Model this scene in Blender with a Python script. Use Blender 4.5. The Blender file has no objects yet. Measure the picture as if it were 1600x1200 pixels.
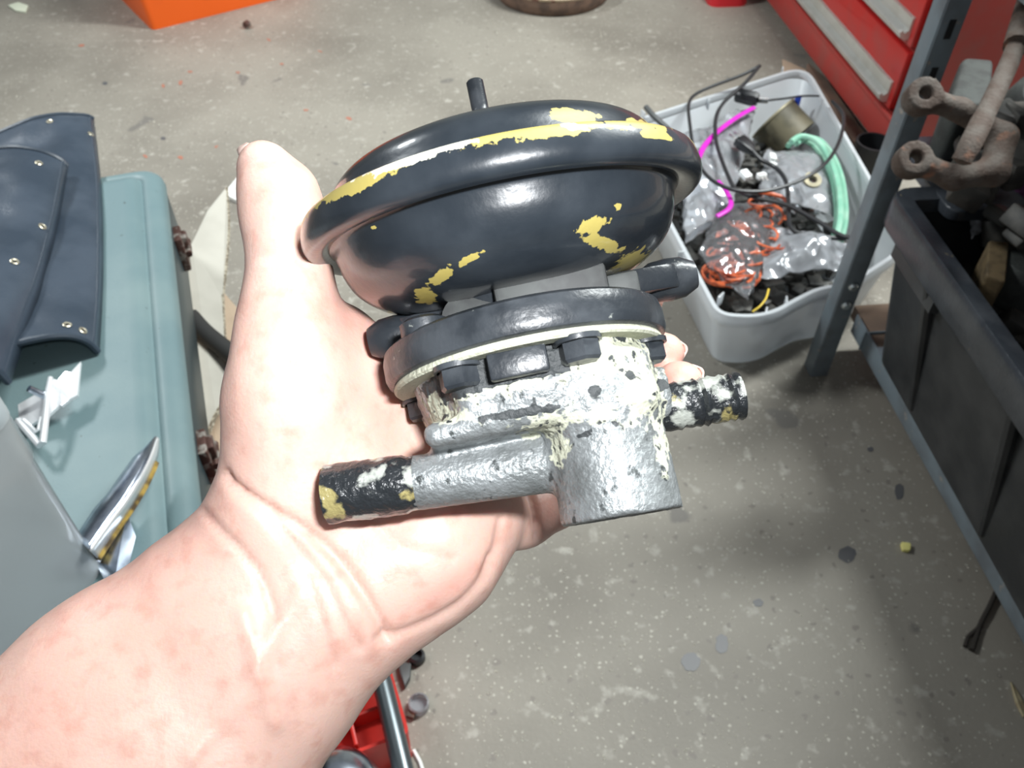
import bpy, bmesh, math, random
import numpy as np
from mathutils import Vector, Matrix, noise as mnoise

random.seed(7)
rng = np.random.default_rng(7)
sc = bpy.context.scene
col = sc.collection
PI = math.pi
def R(d): return math.radians(d)

# ------------------------------------------------------------------ camera, light, exposure
FPX, CAM_H, PITCH = 1300.0, 0.95, R(46)
cR = np.array([1.0, 0, 0])
cF = np.array([0, math.cos(PITCH), -math.sin(PITCH)])
cU = np.array([0, math.sin(PITCH), math.cos(PITCH)])
cC = np.array([0, 0, CAM_H])
cam_d = bpy.data.cameras.new('camera')
cam = bpy.data.objects.new('camera', cam_d)
col.objects.link(cam)
cam_d.sensor_width = 36.0
cam_d.lens = FPX / 1600.0 * 36.0
cam_d.clip_start = 0.01
cam.location = (0, 0, CAM_H)
cam.rotation_euler = (PI / 2 - PITCH, 0, 0)
cam_d.dof.use_dof = True; cam_d.dof.focus_distance = 0.25; cam_d.dof.aperture_fstop = 30
sc.camera = cam

sc.view_settings.view_transform = 'Standard'
sc.view_settings.look = 'None'
sc.view_settings.exposure = 0.0
sc.view_settings.gamma = 1.0
sc.view_settings.use_curve_mapping = False

w = bpy.data.worlds.new('world')
sc.world = w
w.use_nodes = True
w.node_tree.nodes['Background'].inputs['Color'].default_value = (0.86, 0.93, 1.0, 1)
w.node_tree.nodes['Background'].inputs['Strength'].default_value = 0.18

def area(name, loc, target, sx, sy, power, colr=(1, 1, 1)):
    d = bpy.data.lights.new(name, 'AREA')
    d.shape = 'RECTANGLE'; d.size = sx; d.size_y = sy; d.energy = power; d.color = colr
    o = bpy.data.objects.new(name, d); col.objects.link(o)
    o.location = loc
    o.rotation_euler = (Vector(target) - Vector(loc)).to_track_quat('-Z', 'Y').to_euler()
    return o
tube = area('ceiling_tube_light', (1.25, 1.45, 2.35), (-0.1, 1.3, 0), 0.20, 1.3, 112, (0.95, 1.0, 0.99))
lamp = area('bench_work_light', (-1.35, 1.55, 1.75), (-0.1, 1.9, 0.2), 0.5, 0.25, 19, (0.93, 0.98, 1.0)); lamp.data.spread = R(125)
fl = bpy.data.lights.new('camera_flash', 'AREA'); fl.shape = 'RECTANGLE'; fl.size = 0.03; fl.size_y = 0.015
fl.energy = 0.60; fl.spread = R(112); fl.color = (0.96, 0.98, 1.0)
flo = bpy.data.objects.new('camera_flash', fl); col.objects.link(flo)
flo.location = tuple(cC + cU * 0.048 + cR * 0.036)
flo.rotation_euler = Vector(cC + (cF + cR * -0.20 + cU * 0.03) * .25 - np.array(flo.location)).to_track_quat('-Z', 'Y').to_euler()

# ------------------------------------------------------------------ helpers
def ray(x, y): return cF + cR * ((x - 800) / FPX) + cU * ((600 - y) / FPX)
def at(x, y, z):
    d = ray(x, y); return cC + d * ((z - CAM_H) / d[2])
def atd(x, y, dep): return cC + ray(x, y) * dep
def proj(P):
    q = np.asarray(P) - cC
    z = q @ cF
    return 800 + FPX * (q @ cR) / z, 600 - FPX * (q @ cU) / z

MATS = {}
def mat(name, c, rough=0.5, metal=0.0, c2=None, s=30, lo=0.45, hi=0.6, c3=None, s3=80, lo3=0.6, hi3=0.66,
        bump=0.0, bs=250, r2=None, coat=0.0, sss=0.0, attr=None, ac=None, ar=0.6, am=0.0, an=60, amp=0.6,
        attr2=None, ac2=None, ar2=0.8, detail=6, spec=0.5, edge=0.03):
    m = bpy.data.materials.new(name); m.use_nodes = True
    nt = m.node_tree; N = nt.nodes; L = nt.links
    b = N['Principled BSDF']
    tc = N.new('ShaderNodeTexCoord')
    def noise(scale, det=detail, off=0):
        mp = N.new('ShaderNodeMapping'); mp.inputs['Location'].default_value = (off, off * 1.7, off * .3)
        L.new(tc.outputs['Object'], mp.inputs['Vector'])
        n = N.new('ShaderNodeTexNoise'); n.inputs['Scale'].default_value = scale; n.inputs['Detail'].default_value = det
        L.new(mp.outputs[0], n.inputs['Vector']); return n.outputs['Fac']
    def step(sock, a, bb):
        r = N.new('ShaderNodeMapRange'); r.inputs['From Min'].default_value = a; r.inputs['From Max'].default_value = bb
        L.new(sock, r.inputs['Value']); return r.outputs['Result']
    def mixc(f, A, B):
        x = N.new('ShaderNodeMix'); x.data_type = 'RGBA'
        L.new(f, x.inputs[0])
        for sock, v in ((x.inputs[6], A), (x.inputs[7], B)):
            if isinstance(v, tuple): sock.default_value = (*v, 1)
            else: L.new(v, sock)
        return x.outputs[2]
    def mixf(f, A, B):
        x = N.new('ShaderNodeMix'); x.data_type = 'FLOAT'
        L.new(f, x.inputs[0])
        for sock, v in ((x.inputs[2], A), (x.inputs[3], B)):
            if isinstance(v, (int, float)): sock.default_value = v
            else: L.new(v, sock)
        return x.outputs[0]
    cur, rr, mm = c, rough, metal
    if c2:
        f = step(noise(s), lo, hi); cur = mixc(f, cur, c2)
        if r2 is not None: rr = mixf(f, rr, r2)
    if c3:
        cur = mixc(step(noise(s3, off=3.1), lo3, hi3), cur, c3)
    def wear(attr, ac, ar, am, cur, rr, mm):
        a = N.new('ShaderNodeAttribute'); a.attribute_name = attr
        n = noise(an, off=5.3)
        ma = N.new('ShaderNodeMath'); ma.operation = 'MULTIPLY_ADD'
        L.new(n, ma.inputs[0]); ma.inputs[1].default_value = amp; L.new(a.outputs['Fac'], ma.inputs[2])
        f = step(ma.outputs[0], 0.5 + amp / 2 - edge, 0.5 + amp / 2 + edge)
        return mixc(f, cur, ac), mixf(f, rr, ar), mixf(f, mm, am)
    if attr: cur, rr, mm = wear(attr, ac, ar, am, cur, rr, mm)
    if attr2: cur, rr, mm = wear(attr2, ac2, ar2, 0.0, cur, rr, mm)
    for nm, v in (('Base Color', cur), ('Roughness', rr), ('Metallic', mm)):
        if isinstance(v, tuple): b.inputs[nm].default_value = (*v, 1)
        elif isinstance(v, (int, float)): b.inputs[nm].default_value = v
        else: L.new(v, b.inputs[nm])
    b.inputs['Specular IOR Level'].default_value = spec
    if coat: b.inputs['Coat Weight'].default_value = coat; b.inputs['Coat Roughness'].default_value = 0.08
    if sss:
        b.inputs['Subsurface Weight'].default_value = sss
        b.inputs['Subsurface Radius'].default_value = (0.006, 0.0025, 0.0012)
        b.inputs['Subsurface Scale'].default_value = 1.0
    if bump:
        bn = N.new('ShaderNodeBump'); bn.inputs['Strength'].default_value = bump; bn.inputs['Distance'].default_value = 0.002
        L.new(noise(bs, 4), bn.inputs['Height']); L.new(bn.outputs[0], b.inputs['Normal'])
    MATS[name] = m
    return m

def clear_mat(name, c, haze, gloss_rough=0.15, glow=0.12, trans=0.45):
    """thin plastic: partly see-through, partly milky, with a glossy skin"""
    m = bpy.data.materials.new(name); m.use_nodes = True
    nt = m.node_tree; N = nt.nodes; L = nt.links
    for n in list(N): N.remove(n)
    out = N.new('ShaderNodeOutputMaterial')
    tr = N.new('ShaderNodeBsdfTransparent'); tr.inputs[0].default_value = (0.96, 0.98, 1, 1)
    df = N.new('ShaderNodeBsdfDiffuse'); df.inputs[0].default_value = (*c, 1)
    tl = N.new('ShaderNodeBsdfTranslucent'); tl.inputs[0].default_value = (*c, 1)
    gl = N.new('ShaderNodeBsdfGlossy'); gl.inputs['Roughness'].default_value = gloss_rough
    a = N.new('ShaderNodeMixShader'); a.inputs[0].default_value = trans
    L.new(df.outputs[0], a.inputs[1]); L.new(tl.outputs[0], a.inputs[2])
    b = N.new('ShaderNodeMixShader'); b.inputs[0].default_value = haze
    L.new(tr.outputs[0], b.inputs[1]); L.new(a.outputs[0], b.inputs[2])
    fr = N.new('ShaderNodeFresnel'); fr.inputs['IOR'].default_value = 1.45
    ad = N.new('ShaderNodeMath'); ad.operation = 'ADD'; ad.use_clamp = True; ad.inputs[1].default_value = glow
    L.new(fr.outputs[0], ad.inputs[0])
    d = N.new('ShaderNodeMixShader'); L.new(ad.outputs[0], d.inputs[0])
    L.new(b.outputs[0], d.inputs[1]); L.new(gl.outputs[0], d.inputs[2])
    L.new(d.outputs[0], out.inputs[0])
    MATS[name] = m
    return m

XF = {}      # object name -> world matrix of the roots built here
def place(o, M):
    o.matrix_world = M; XF[o.name] = M
def tag(o, label, cat, group=None, kind=None):
    o['label'] = label; o['category'] = cat
    if group: o['group'] = group
    if kind: o['kind'] = kind
    return o
def thing(name, label, cat, loc=(0, 0, 0), M=None, group=None):
    o = bpy.data.objects.new(name, None); col.objects.link(o)
    o.empty_display_size = 0.02
    place(o, M if M is not None else Matrix.Translation(Vector(loc)))
    return tag(o, label, cat, group)

class MB:
    def __init__(s): s.v = []; s.f = []
    def add(s, verts, faces):
        n = len(s.v); s.v += [tuple(map(float, p)) for p in verts]; s.f += [tuple(n + i for i in q) for q in faces]; return s
    def box(s, c, size, M=None, bev=0.0):
        bm = bmesh.new(); bmesh.ops.create_cube(bm, size=1)
        for v in bm.verts: v.co = Vector((v.co.x * size[0], v.co.y * size[1], v.co.z * size[2]))
        if bev: bmesh.ops.bevel(bm, geom=list(bm.edges), offset=bev, segments=2, affect='EDGES', profile=0.5)
        bm.verts.index_update()
        vs = []
        for v in bm.verts:
            p = v.co.copy()
            if M is not None: p = M.to_3x3() @ p
            vs.append(p + Vector(c))
        s.add(vs, [[v.index for v in f.verts] for f in bm.faces]); bm.free(); return s
    def tube(s, path, r, n=10, cap=True, flat=1.0):
        P = [Vector(p) for p in path]
        rs = r if isinstance(r, (list, tuple)) else [r] * len(P)
        up = None; rings = []
        for i, p in enumerate(P):
            t = (P[min(i + 1, len(P) - 1)] - P[max(i - 1, 0)]).normalized()
            if up is None:
                up = t.orthogonal().normalized()
                if abs(t.z) < 0.9: up = (Vector((0, 0, 1)) - t * t.z).normalized()
            up = (up - t * up.dot(t)).normalized(); sd = t.cross(up)
            rings.append([p + (sd * math.cos(2 * PI * k / n) + up * math.sin(2 * PI * k / n) * flat) * rs[i] for k in range(n)])
        vs = [q for rg in rings for q in rg]; fs = []
        for i in range(len(P) - 1):
            for k in range(n):
                a, b = i * n + k, i * n + (k + 1) % n
                fs.append((a, b, b + n, a + n))
        if cap:
            fs.append(tuple(range(n))[::-1]); fs.append(tuple((len(P) - 1) * n + k for k in range(n)))
        return s.add(vs, fs)
    def lathe(s, prof, n=48, M=None, cap0=False, cap1=False):
        """prof: (r, z) list, turned about local z, then moved by M"""
        vs = []
        for r, z in prof:
            for k in range(n):
                p = Vector((r * math.cos(2 * PI * k / n), r * math.sin(2 * PI * k / n), z))
                vs.append(M @ p if M is not None else p)
        fs = []
        for i in range(len(prof) - 1):
            for k in range(n):
                a, b = i * n + k, i * n + (k + 1) % n
                fs.append((a, b, b + n, a + n))
        if cap0: fs.append(tuple(range(n))[::-1])
        if cap1: fs.append(tuple((len(prof) - 1) * n + k for k in range(n)))
        return s.add(vs, fs)
    def rings(s, loops, cap0=True, cap1=True):
        n = len(loops[0]); vs = [q for l in loops for q in l]; fs = []
        for i in range(len(loops) - 1):
            for k in range(n):
                a, b = i * n + k, i * n + (k + 1) % n
                fs.append((a, b, b + n, a + n))
        if cap0: fs.append(tuple(range(n))[::-1])
        if cap1: fs.append(tuple((len(loops) - 1) * n + k for k in range(n)))
        return s.add(vs, fs)
    def slab(s, out, z0, z1, bev=0.0, seg=4, lean=None, bot=0.0):
        """outline (x,y list) raised from z0 to z1 with a rounded top edge"""
        loops = [[(p[0], p[1], z0) for p in inset(out, bot)]]
        if bev:
            if bot == 0: pass
            for k in range(seg + 1):
                a = PI / 2 * k / seg
                o = inset(out, bev * (1 - math.cos(a)))
                loops.append([(p[0], p[1], z1 - bev + bev * math.sin(a)) for p in o])
        else:
            loops.append([(p[0], p[1], z1) for p in out])
        return s.rings(loops)
    def grid(s, fn, nu, nv):
        vs = [fn(i / nu, j / nv) for j in range(nv + 1) for i in range(nu + 1)]
        fs = [(j * (nu + 1) + i, j * (nu + 1) + i + 1, (j + 1) * (nu + 1) + i + 1, (j + 1) * (nu + 1) + i) for j in range(nv) for i in range(nu)]
        return s.add(vs, fs)
    def build(s, name, m, parent=None, smooth=40, thick=0.0, attrs=None, local=False, sub=0):
        me = bpy.data.meshes.new(name)
        vs = s.v
        if parent is not None and not local:
            inv = XF[parent.name].inverted() if parent.name in XF else Matrix.Identity(4)
            vs = [inv @ Vector(p) for p in vs]
        me.from_pydata(vs, [], s.f); me.update()
        bm = bmesh.new(); bm.from_mesh(me); bmesh.ops.recalc_face_normals(bm, faces=bm.faces); bm.to_mesh(me); bm.free()
        if smooth:
            me.shade_smooth(); me.set_sharp_from_angle(angle=R(smooth))
        if attrs:
            for k, a in attrs.items():
                at_ = me.attributes.new(k, 'FLOAT', 'POINT'); at_.data.foreach_set('value', np.asarray(a, dtype=np.float32))
        o = bpy.data.objects.new(name, me); col.objects.link(o)
        if m is not None: me.materials.append(m)
        if parent is not None:
            o.parent = parent; XF[o.name] = XF.get(parent.name, Matrix.Identity(4))
        else: XF[o.name] = Matrix.Identity(4)
        if thick:
            md = o.modifiers.new('thickness', 'SOLIDIFY'); md.thickness = thick; md.offset = 0
        if sub:
            md = o.modifiers.new('smooth', 'SUBSURF'); md.levels = sub; md.render_levels = sub
        return o

def rebase(o):
    """give a top-level single mesh its own origin at its base"""
    me = o.data; n = len(me.vertices); a = np.empty(n * 3); me.vertices.foreach_get('co', a); a = a.reshape(-1, 3)
    c = np.array([(a[:, 0].min() + a[:, 0].max()) / 2, (a[:, 1].min() + a[:, 1].max()) / 2, a[:, 2].min()])
    me.vertices.foreach_set('co', (a - c).ravel()); o.location = tuple(c); XF[o.name] = Matrix.Translation(Vector(c)); me.update()
    return o

def area2(o): return sum(o[i][0] * o[(i + 1) % len(o)][1] - o[(i + 1) % len(o)][0] * o[i][1] for i in range(len(o)))
def inset(out, d):
    if abs(d) < 1e-9: return [(p[0], p[1]) for p in out]
    sg = 1 if area2(out) > 0 else -1
    n = len(out); res = []
    for i in range(n):
        p0, p1, p2 = (np.array(out[j % n][:2], float) for j in (i - 1, i, i + 1))
        a = p1 - p0; b = p2 - p1
        a /= (np.linalg.norm(a) + 1e-12); b /= (np.linalg.norm(b) + 1e-12)
        na = np.array([-a[1], a[0]]) * sg; nb = np.array([-b[1], b[0]]) * sg
        nn = na + nb; l = nn @ nn
        nn = nn * (2 / max(l, 0.7)) * 0.5 * 2 / 2
        res.append(tuple(p1 + nn * d))
    return res
def chaikin(pts, it=2, closed=True):
    P = [np.array(p, float) for p in pts]
    for _ in range(it):
        Q = []
        m = len(P) if closed else len(P) - 1
        if not closed: Q.append(P[0])
        for i in range(m):
            a, b = P[i], P[(i + 1) % len(P)]
            Q += [a * .75 + b * .25, a * .25 + b * .75]
        if not closed: Q.append(P[-1])
        P = Q
    return P
def roundpoly(pts, r, seg=6):
    """round every corner of a polygon; r a number or one per corner"""
    n = len(pts); res = []
    rs = r if isinstance(r, (list, tuple)) else [r] * n
    for i in range(n):
        p0, p1, p2 = (np.array(pts[j % n][:2], float) for j in (i - 1, i, i + 1))
        a = p0 - p1; b = p2 - p1; la, lb = np.linalg.norm(a), np.linalg.norm(b)
        k = min(rs[i], la * .48, lb * .48)
        A = p1 + a / la * k; B = p1 + b / lb * k
        for j in range(seg + 1):
            t = j / seg; res.append(tuple((1 - t) ** 2 * A + 2 * t * (1 - t) * p1 + t * t * B))
    return res
def spline(pts, n=8):
    P = [np.array(p, float) for p in pts]; out = []
    for i in range(len(P) - 1):
        p0, p1, p2, p3 = P[max(i - 1, 0)], P[i], P[i + 1], P[min(i + 2, len(P) - 1)]
        for k in range(n):
            t = k / n
            out.append(0.5 * (2 * p1 + (p2 - p0) * t + (2 * p0 - 5 * p1 + 4 * p2 - p3) * t * t + (3 * p1 - p0 - 3 * p2 + p3) * t ** 3))
    out.append(P[-1]); return out
def pz(lst, z=None): return [at(p[0], p[1], p[2] if len(p) > 2 else z) for p in lst]

# ---- signed distance modelling (for the cast housing, the clevis and the hand)
def surface_nets(F, org, h):
    nx, ny, nz = F.shape
    I = F < 0
    cs = np.zeros((nx - 1, ny - 1, nz - 1), np.uint8)
    for dx in (0, 1):
        for dy in (0, 1):
            for dz in (0, 1): cs += I[dx:nx - 1 + dx, dy:ny - 1 + dy, dz:nz - 1 + dz]
    act = np.argwhere((cs > 0) & (cs < 8))
    idx = -np.ones(cs.shape, np.int64); idx[tuple(act.T)] = np.arange(len(act))
    acc = np.zeros((len(act), 3)); cnt = np.zeros(len(act))
    corners = [(a, b, c) for a in (0, 1) for b in (0, 1) for c in (0, 1)]
    for c0 in corners:
        for ax in range(3):
            if c0[ax]: continue
            c1 = list(c0); c1[ax] = 1
            v0 = F[tuple((act + c0).T)]; v1 = F[tuple((act + c1).T)]
            mk = (v0 < 0) != (v1 < 0)
            t = np.where(mk, v0 / np.where(mk, v0 - v1, 1), 0)
            p = np.array(c0, float)[None] + t[:, None] * (np.array(c1) - np.array(c0))[None]
            acc += p * mk[:, None]; cnt += mk
    V = (act + acc / cnt[:, None]) * h + np.array(org)
    faces = []
    for ax in range(3):
        b, c = (ax + 1) % 3, (ax + 2) % 3
        sl0 = [slice(None)] * 3; sl1 = [slice(None)] * 3; sl0[ax] = slice(0, -1); sl1[ax] = slice(1, None)
        e = np.argwhere(I[tuple(sl0)] != I[tuple(sl1)])
        ok = (e[:, b] > 0) & (e[:, c] > 0) & (e[:, b] < F.shape[b] - 1) & (e[:, c] < F.shape[c] - 1)
        e = e[ok]
        fl_ = I[tuple(e.T)]
        q = []
        for db, dc in ((-1, -1), (0, -1), (0, 0), (-1, 0)):
            k = e.copy(); k[:, b] += db; k[:, c] += dc; q.append(idx[tuple(k.T)])
        q = np.stack(q, 1); q[~fl_] = q[~fl_][:, ::-1]; faces.append(q)
    return V, np.concatenate(faces)
def smin(a, b, k):
    hh = np.maximum(k - np.abs(a - b), 0) / k
    return np.minimum(a, b) - hh * hh * k * 0.25
def smax(a, b, k): return -smin(-a, -b, k)
def mkgrid(lo, hi, h):
    ax = [np.arange(lo[i], hi[i] + h, h, dtype=np.float32) for i in range(3)]
    return np.meshgrid(*ax, indexing='ij')
def rcone(G, a, b, ra, rb):
    a = np.asarray(a, np.float32); b = np.asarray(b, np.float32); d = b - a
    px, py, pz_ = G[0] - a[0], G[1] - a[1], G[2] - a[2]
    t = np.clip((px * d[0] + py * d[1] + pz_ * d[2]) / max(float(d @ d), 1e-12), 0, 1)
    return np.sqrt((px - t * d[0]) ** 2 + (py - t * d[1]) ** 2 + (pz_ - t * d[2]) ** 2) - (ra + (rb - ra) * t)
def cyl(G, a, b, ra, rb=None):
    """capped cone between a and b"""
    a = np.asarray(a, np.float32); b = np.asarray(b, np.float32); d = b - a; L = float(np.linalg.norm(d)); d = d / L
    px, py, pz_ = G[0] - a[0], G[1] - a[1], G[2] - a[2]
    t = px * d[0] + py * d[1] + pz_ * d[2]
    rad = np.sqrt(np.maximum((px - t * d[0]) ** 2 + (py - t * d[1]) ** 2 + (pz_ - t * d[2]) ** 2, 0))
    rb = ra if rb is None else rb
    q1 = rad - (ra + (rb - ra) * np.clip(t / L, 0, 1)); q2 = np.maximum(-t, t - L)
    return np.minimum(np.maximum(q1, q2), 0) + np.sqrt(np.maximum(q1, 0) ** 2 + np.maximum(q2, 0) ** 2)
def sbox(G, c, hs, r=0.0):
    q = [np.abs(G[i] - c[i]) - (hs[i] - r) for i in range(3)]
    return np.minimum(np.maximum(np.maximum(q[0], q[1]), q[2]), 0) + np.sqrt(sum(np.maximum(k, 0) ** 2 for k in q)) - r
def smooth_verts(V, Fq, it=2, lam=0.5):
    E = np.concatenate([Fq[:, [0, 1]], Fq[:, [1, 2]], Fq[:, [2, 3]], Fq[:, [3, 0]]])
    for _ in range(it):
        acc = np.zeros_like(V); cnt = np.zeros(len(V))
        np.add.at(acc, E[:, 0], V[E[:, 1]]); np.add.at(cnt, E[:, 0], 1)
        np.add.at(acc, E[:, 1], V[E[:, 0]]); np.add.at(cnt, E[:, 1], 1)
        V = V + lam * (acc / cnt[:, None] - V)
    return V
def vnormals(V, Fq):
    n = np.cross(V[Fq[:, 2]] - V[Fq[:, 0]], V[Fq[:, 3]] - V[Fq[:, 1]])
    N = np.zeros_like(V)
    for k in range(4): np.add.at(N, Fq[:, k], n)
    return N / (np.linalg.norm(N, axis=1)[:, None] + 1e-12)
def blobs(x, y, lst, soft=0.5):
    """1 inside any of the ellipses (cx, cy, rx, ry, angle), fading out"""
    out = np.zeros(len(x))
    for cx, cy, rx, ry, an in lst:
        c, s_ = math.cos(R(an)), math.sin(R(an))
        a = ((x - cx) * c + (y - cy) * s_) / rx; b = (-(x - cx) * s_ + (y - cy) * c) / ry
        out = np.maximum(out, np.clip(1 - (np.sqrt(a * a + b * b) - 1) / soft * 0.5 - 0.5, 0, 1))
    return out

# ------------------------------------------------------------------ materials
def floor_mat():
    m = mat('stained_concrete', (0.275, 0.254, 0.214), 0.60, c2=(0.185, 0.168, 0.140), s=2.6, lo=0.40, hi=0.66,
            c3=(0.36, 0.34, 0.295), s3=46, lo3=0.60, hi3=0.72, bump=0.25, bs=160, detail=8)
    nt = m.node_tree; N = nt.nodes; L = nt.links; b = N['Principled BSDF']
    src = b.inputs['Base Color'].links[0].from_socket
    tc = [n for n in N if n.type == 'TEX_COORD'][0]
    def spots(scale, thr, colr, src, rnd):
        mp = N.new('ShaderNodeMapping'); mp.inputs['Location'].default_value = (rnd, rnd * 2, 0)
        L.new(tc.outputs['Object'], mp.inputs['Vector'])
        nz = N.new('ShaderNodeTexNoise'); nz.inputs['Scale'].default_value = scale * 2.0
        L.new(mp.outputs[0], nz.inputs['Vector'])
        mx = N.new('ShaderNodeMix'); mx.data_type = 'VECTOR'; mx.inputs[0].default_value = 0.35 / scale
        va = N.new('ShaderNodeVectorMath'); va.operation = 'MULTIPLY_ADD'
        L.new(nz.outputs['Color'], va.inputs[0]); va.inputs[1].default_value = (0.6 / scale,) * 3; L.new(mp.outputs[0], va.inputs[2])
        v = N.new('ShaderNodeTexVoronoi'); v.inputs['Scale'].default_value = scale; v.voronoi_dimensions = '2D'
        L.new(va.outputs[0], v.inputs['Vector'])
        # only some of the cells carry a spot
        sp = N.new('ShaderNodeSeparateColor'); L.new(v.outputs['Color'], sp.inputs[0])
        th = N.new('ShaderNodeMath'); th.operation = 'MULTIPLY'; L.new(sp.outputs[0], th.inputs[0]); th.inputs[1].default_value = thr
        lt = N.new('ShaderNodeMath'); lt.operation = 'SUBTRACT'; L.new(th.outputs[0], lt.inputs[0]); L.new(v.outputs['Distance'], lt.inputs[1])
        st = N.new('ShaderNodeMapRange'); st.inputs['From Min'].default_value = 0.0; st.inputs['From Max'].default_value = 0.04
        L.new(lt.outputs[0], st.inputs['Value'])
        gt = N.new('ShaderNodeMath'); gt.operation = 'GREATER_THAN'; L.new(sp.outputs[1], gt.inputs[0]); gt.inputs[1].default_value = 0.55
        ml = N.new('ShaderNodeMath'); ml.operation = 'MULTIPLY'; L.new(st.outputs[0], ml.inputs[0]); L.new(gt.outputs[0], ml.inputs[1])
        mc = N.new('ShaderNodeMix'); mc.data_type = 'RGBA'
        L.new(ml.outputs[0], mc.inputs[0]); L.new(src, mc.inputs[6]); mc.inputs[7].default_value = (*colr, 1)
        return mc.outputs[2]
    src = spots(5.5, 0.13, (0.17, 0.158, 0.14), src, 3.7)
    src = spots(45, 0.20, (0.20, 0.18, 0.155), src, 9.1)
    src = spots(120, 0.22, (0.42, 0.40, 0.34), src, 1.3)
    L.new(src, b.inputs['Base Color'])
    return m
M_floor = floor_mat()
M_redmark = mat('red_floor_paint', (0.36, 0.15, 0.10), 0.8)
M_orange = mat('orange_plastic', (0.90, 0.13, 0.008), 0.42, bump=0.05)
M_rustpan = mat('brown_rust', (0.16, 0.10, 0.07), 0.75, c2=(0.09, 0.06, 0.045), s=25, bump=0.3)
M_panrim = mat('worn_pale_rim', (0.42, 0.33, 0.22), 0.55, c2=(0.20, 0.09, 0.06), s=40, lo=.5, hi=.62, bump=0.2)
M_redp = mat('red_plastic', (0.62, 0.02, 0.03), 0.4)
M_chest = mat('red_enamel', (0.50, 0.022, 0.020), 0.32, c2=(0.42, 0.04, 0.036), s=14, lo=.5, hi=.7, coat=0.3)
M_chest_d = mat('dusty_red_enamel', (0.40, 0.046, 0.038), 0.5, c2=(0.34, 0.065, 0.055), s=20, lo=.45, hi=.7)
M_alu = mat('brushed_aluminium', (0.74, 0.74, 0.70), 0.34, 0.6, c2=(0.66, 0.66, 0.61), s=18)
M_post = mat('blue_grey_enamel', (0.17, 0.21, 0.235), 0.5, c2=(0.13, 0.15, 0.165), s=22, lo=.42, hi=.65, c3=(0.30, 0.27, 0.23), s3=60, lo3=.66, hi3=.74)
M_bolt = mat('zinc_bolt', (0.5, 0.55, 0.55), 0.35, 0.8)
M_board = mat('brown_shelf_board', (0.20, 0.135, 0.095), 0.8, c2=(0.14, 0.10, 0.075), s=12, bump=0.1)
M_tub = mat('black_plastic', (0.022, 0.025, 0.028), 0.40, c2=(0.05, 0.053, 0.055), s=18, lo=.42, hi=.72, bump=0.12, bs=90)
M_tubrim = mat('dusty_black_plastic', (0.03, 0.036, 0.045), 0.28, c2=(0.055, 0.062, 0.072), s=26, lo=.46, hi=.70, c3=(0.30, 0.25, 0.15), s3=90, lo3=.70, hi3=.76, bump=0.25)
M_rust = mat('dull_rust', (0.082, 0.056, 0.043), 0.8, c2=(0.115, 0.095, 0.08), s=55, lo=.4, hi=.62, c3=(0.27, 0.13, 0.08), s3=40, lo3=.62, hi3=.72, bump=0.5, bs=300)
M_greycast = mat('grey_castings', (0.045, 0.05, 0.046), 0.75, c2=(0.03, 0.032, 0.03), s=40, bump=0.4)
M_oldwood = mat('weathered_wood', (0.17, 0.12, 0.06), 0.8, c2=(0.09, 0.065, 0.035), s=40, bump=0.3)
M_purple = mat('purple_cloth', (0.10, 0.03, 0.09), 0.85, bump=0.3)
M_bin = clear_mat('milky_plastic', (0.93, 0.97, 1.0), 0.86, 0.22, 0.02, 0.5)
M_box = clear_mat('smoky_clear_plastic', (0.92, 0.98, 1.0), 0.66, 0.16, 0.02, 0.6)
M_bag = clear_mat('clear_bag_film', (0.94, 0.96, 1.0), 0.34, 0.10, 0.02)
M_bagw = clear_mat('thin_bag_film', (0.94, 0.96, 1.0), 0.10, 0.10, 0.0)
M_bagd = clear_mat('grey_bag_film', (0.70, 0.72, 0.76), 0.42, 0.14, 0.02)
M_cord = mat('black_cord', (0.016, 0.017, 0.019), 0.42)
M_cordg = mat('grey_cord', (0.07, 0.075, 0.075), 0.5)
M_plug = mat('black_plug', (0.012, 0.013, 0.015), 0.38)
M_prong = mat('plated_prong', (0.75, 0.75, 0.72), 0.25, 1.0)
M_mag = mat('magenta_plastic', (0.52, 0.02, 0.42), 0.35)
M_wire = mat('orange_wire', (0.62, 0.13, 0.04), 0.45, c2=(0.30, 0.05, 0.02), s=60)
M_yel = mat('yellow_wire', (0.70, 0.50, 0.06), 0.45)
M_green = mat('pale_green_hose', (0.20, 0.44, 0.32), 0.38, c2=(0.30, 0.52, 0.40), s=25)
M_olive = mat('olive_tin', (0.12, 0.105, 0.065), 0.55, 0.1, c2=(0.07, 0.062, 0.038), s=20)
M_olrim = mat('tin_rim', (0.26, 0.23, 0.15), 0.5, 0.3)
M_white = mat('white_connector', (0.85, 0.87, 0.85), 0.4)
M_blue = mat('blue_plastic', (0.01, 0.05, 0.42), 0.4)
M_silver = mat('silver_parts', (0.55, 0.57, 0.58), 0.25, 0.9, c2=(0.25, 0.24, 0.22), s=80)
M_scrap = mat('dark_scrap', (0.045, 0.044, 0.040), 0.55, 0.2, c2=(0.085, 0.08, 0.07), s=45, lo=.45, hi=.65)
M_case = mat('blue_green_case', (0.135, 0.205, 0.218), 0.48, c2=(0.18, 0.25, 0.255), s=9, lo=.40, hi=.68, c3=(0.05, 0.06, 0.06), s3=120, lo3=.70, hi3=.74, bump=0.10, bs=420, spec=0.5)
M_casepipe = mat('dark_case_side', (0.030, 0.048, 0.054), 0.42, bump=0.1)  # case sides below the lid get a darker colour than the lid
M_leather = mat('blue_black_vinyl', (0.036, 0.050, 0.070), 0.28, c2=(0.058, 0.075, 0.10), s=14, lo=.42, hi=.66, bump=0.16, bs=340)
M_leather2 = mat('blue_black_vinyl_hem', (0.035, 0.05, 0.07), 0.42, bump=0.1)
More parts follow.
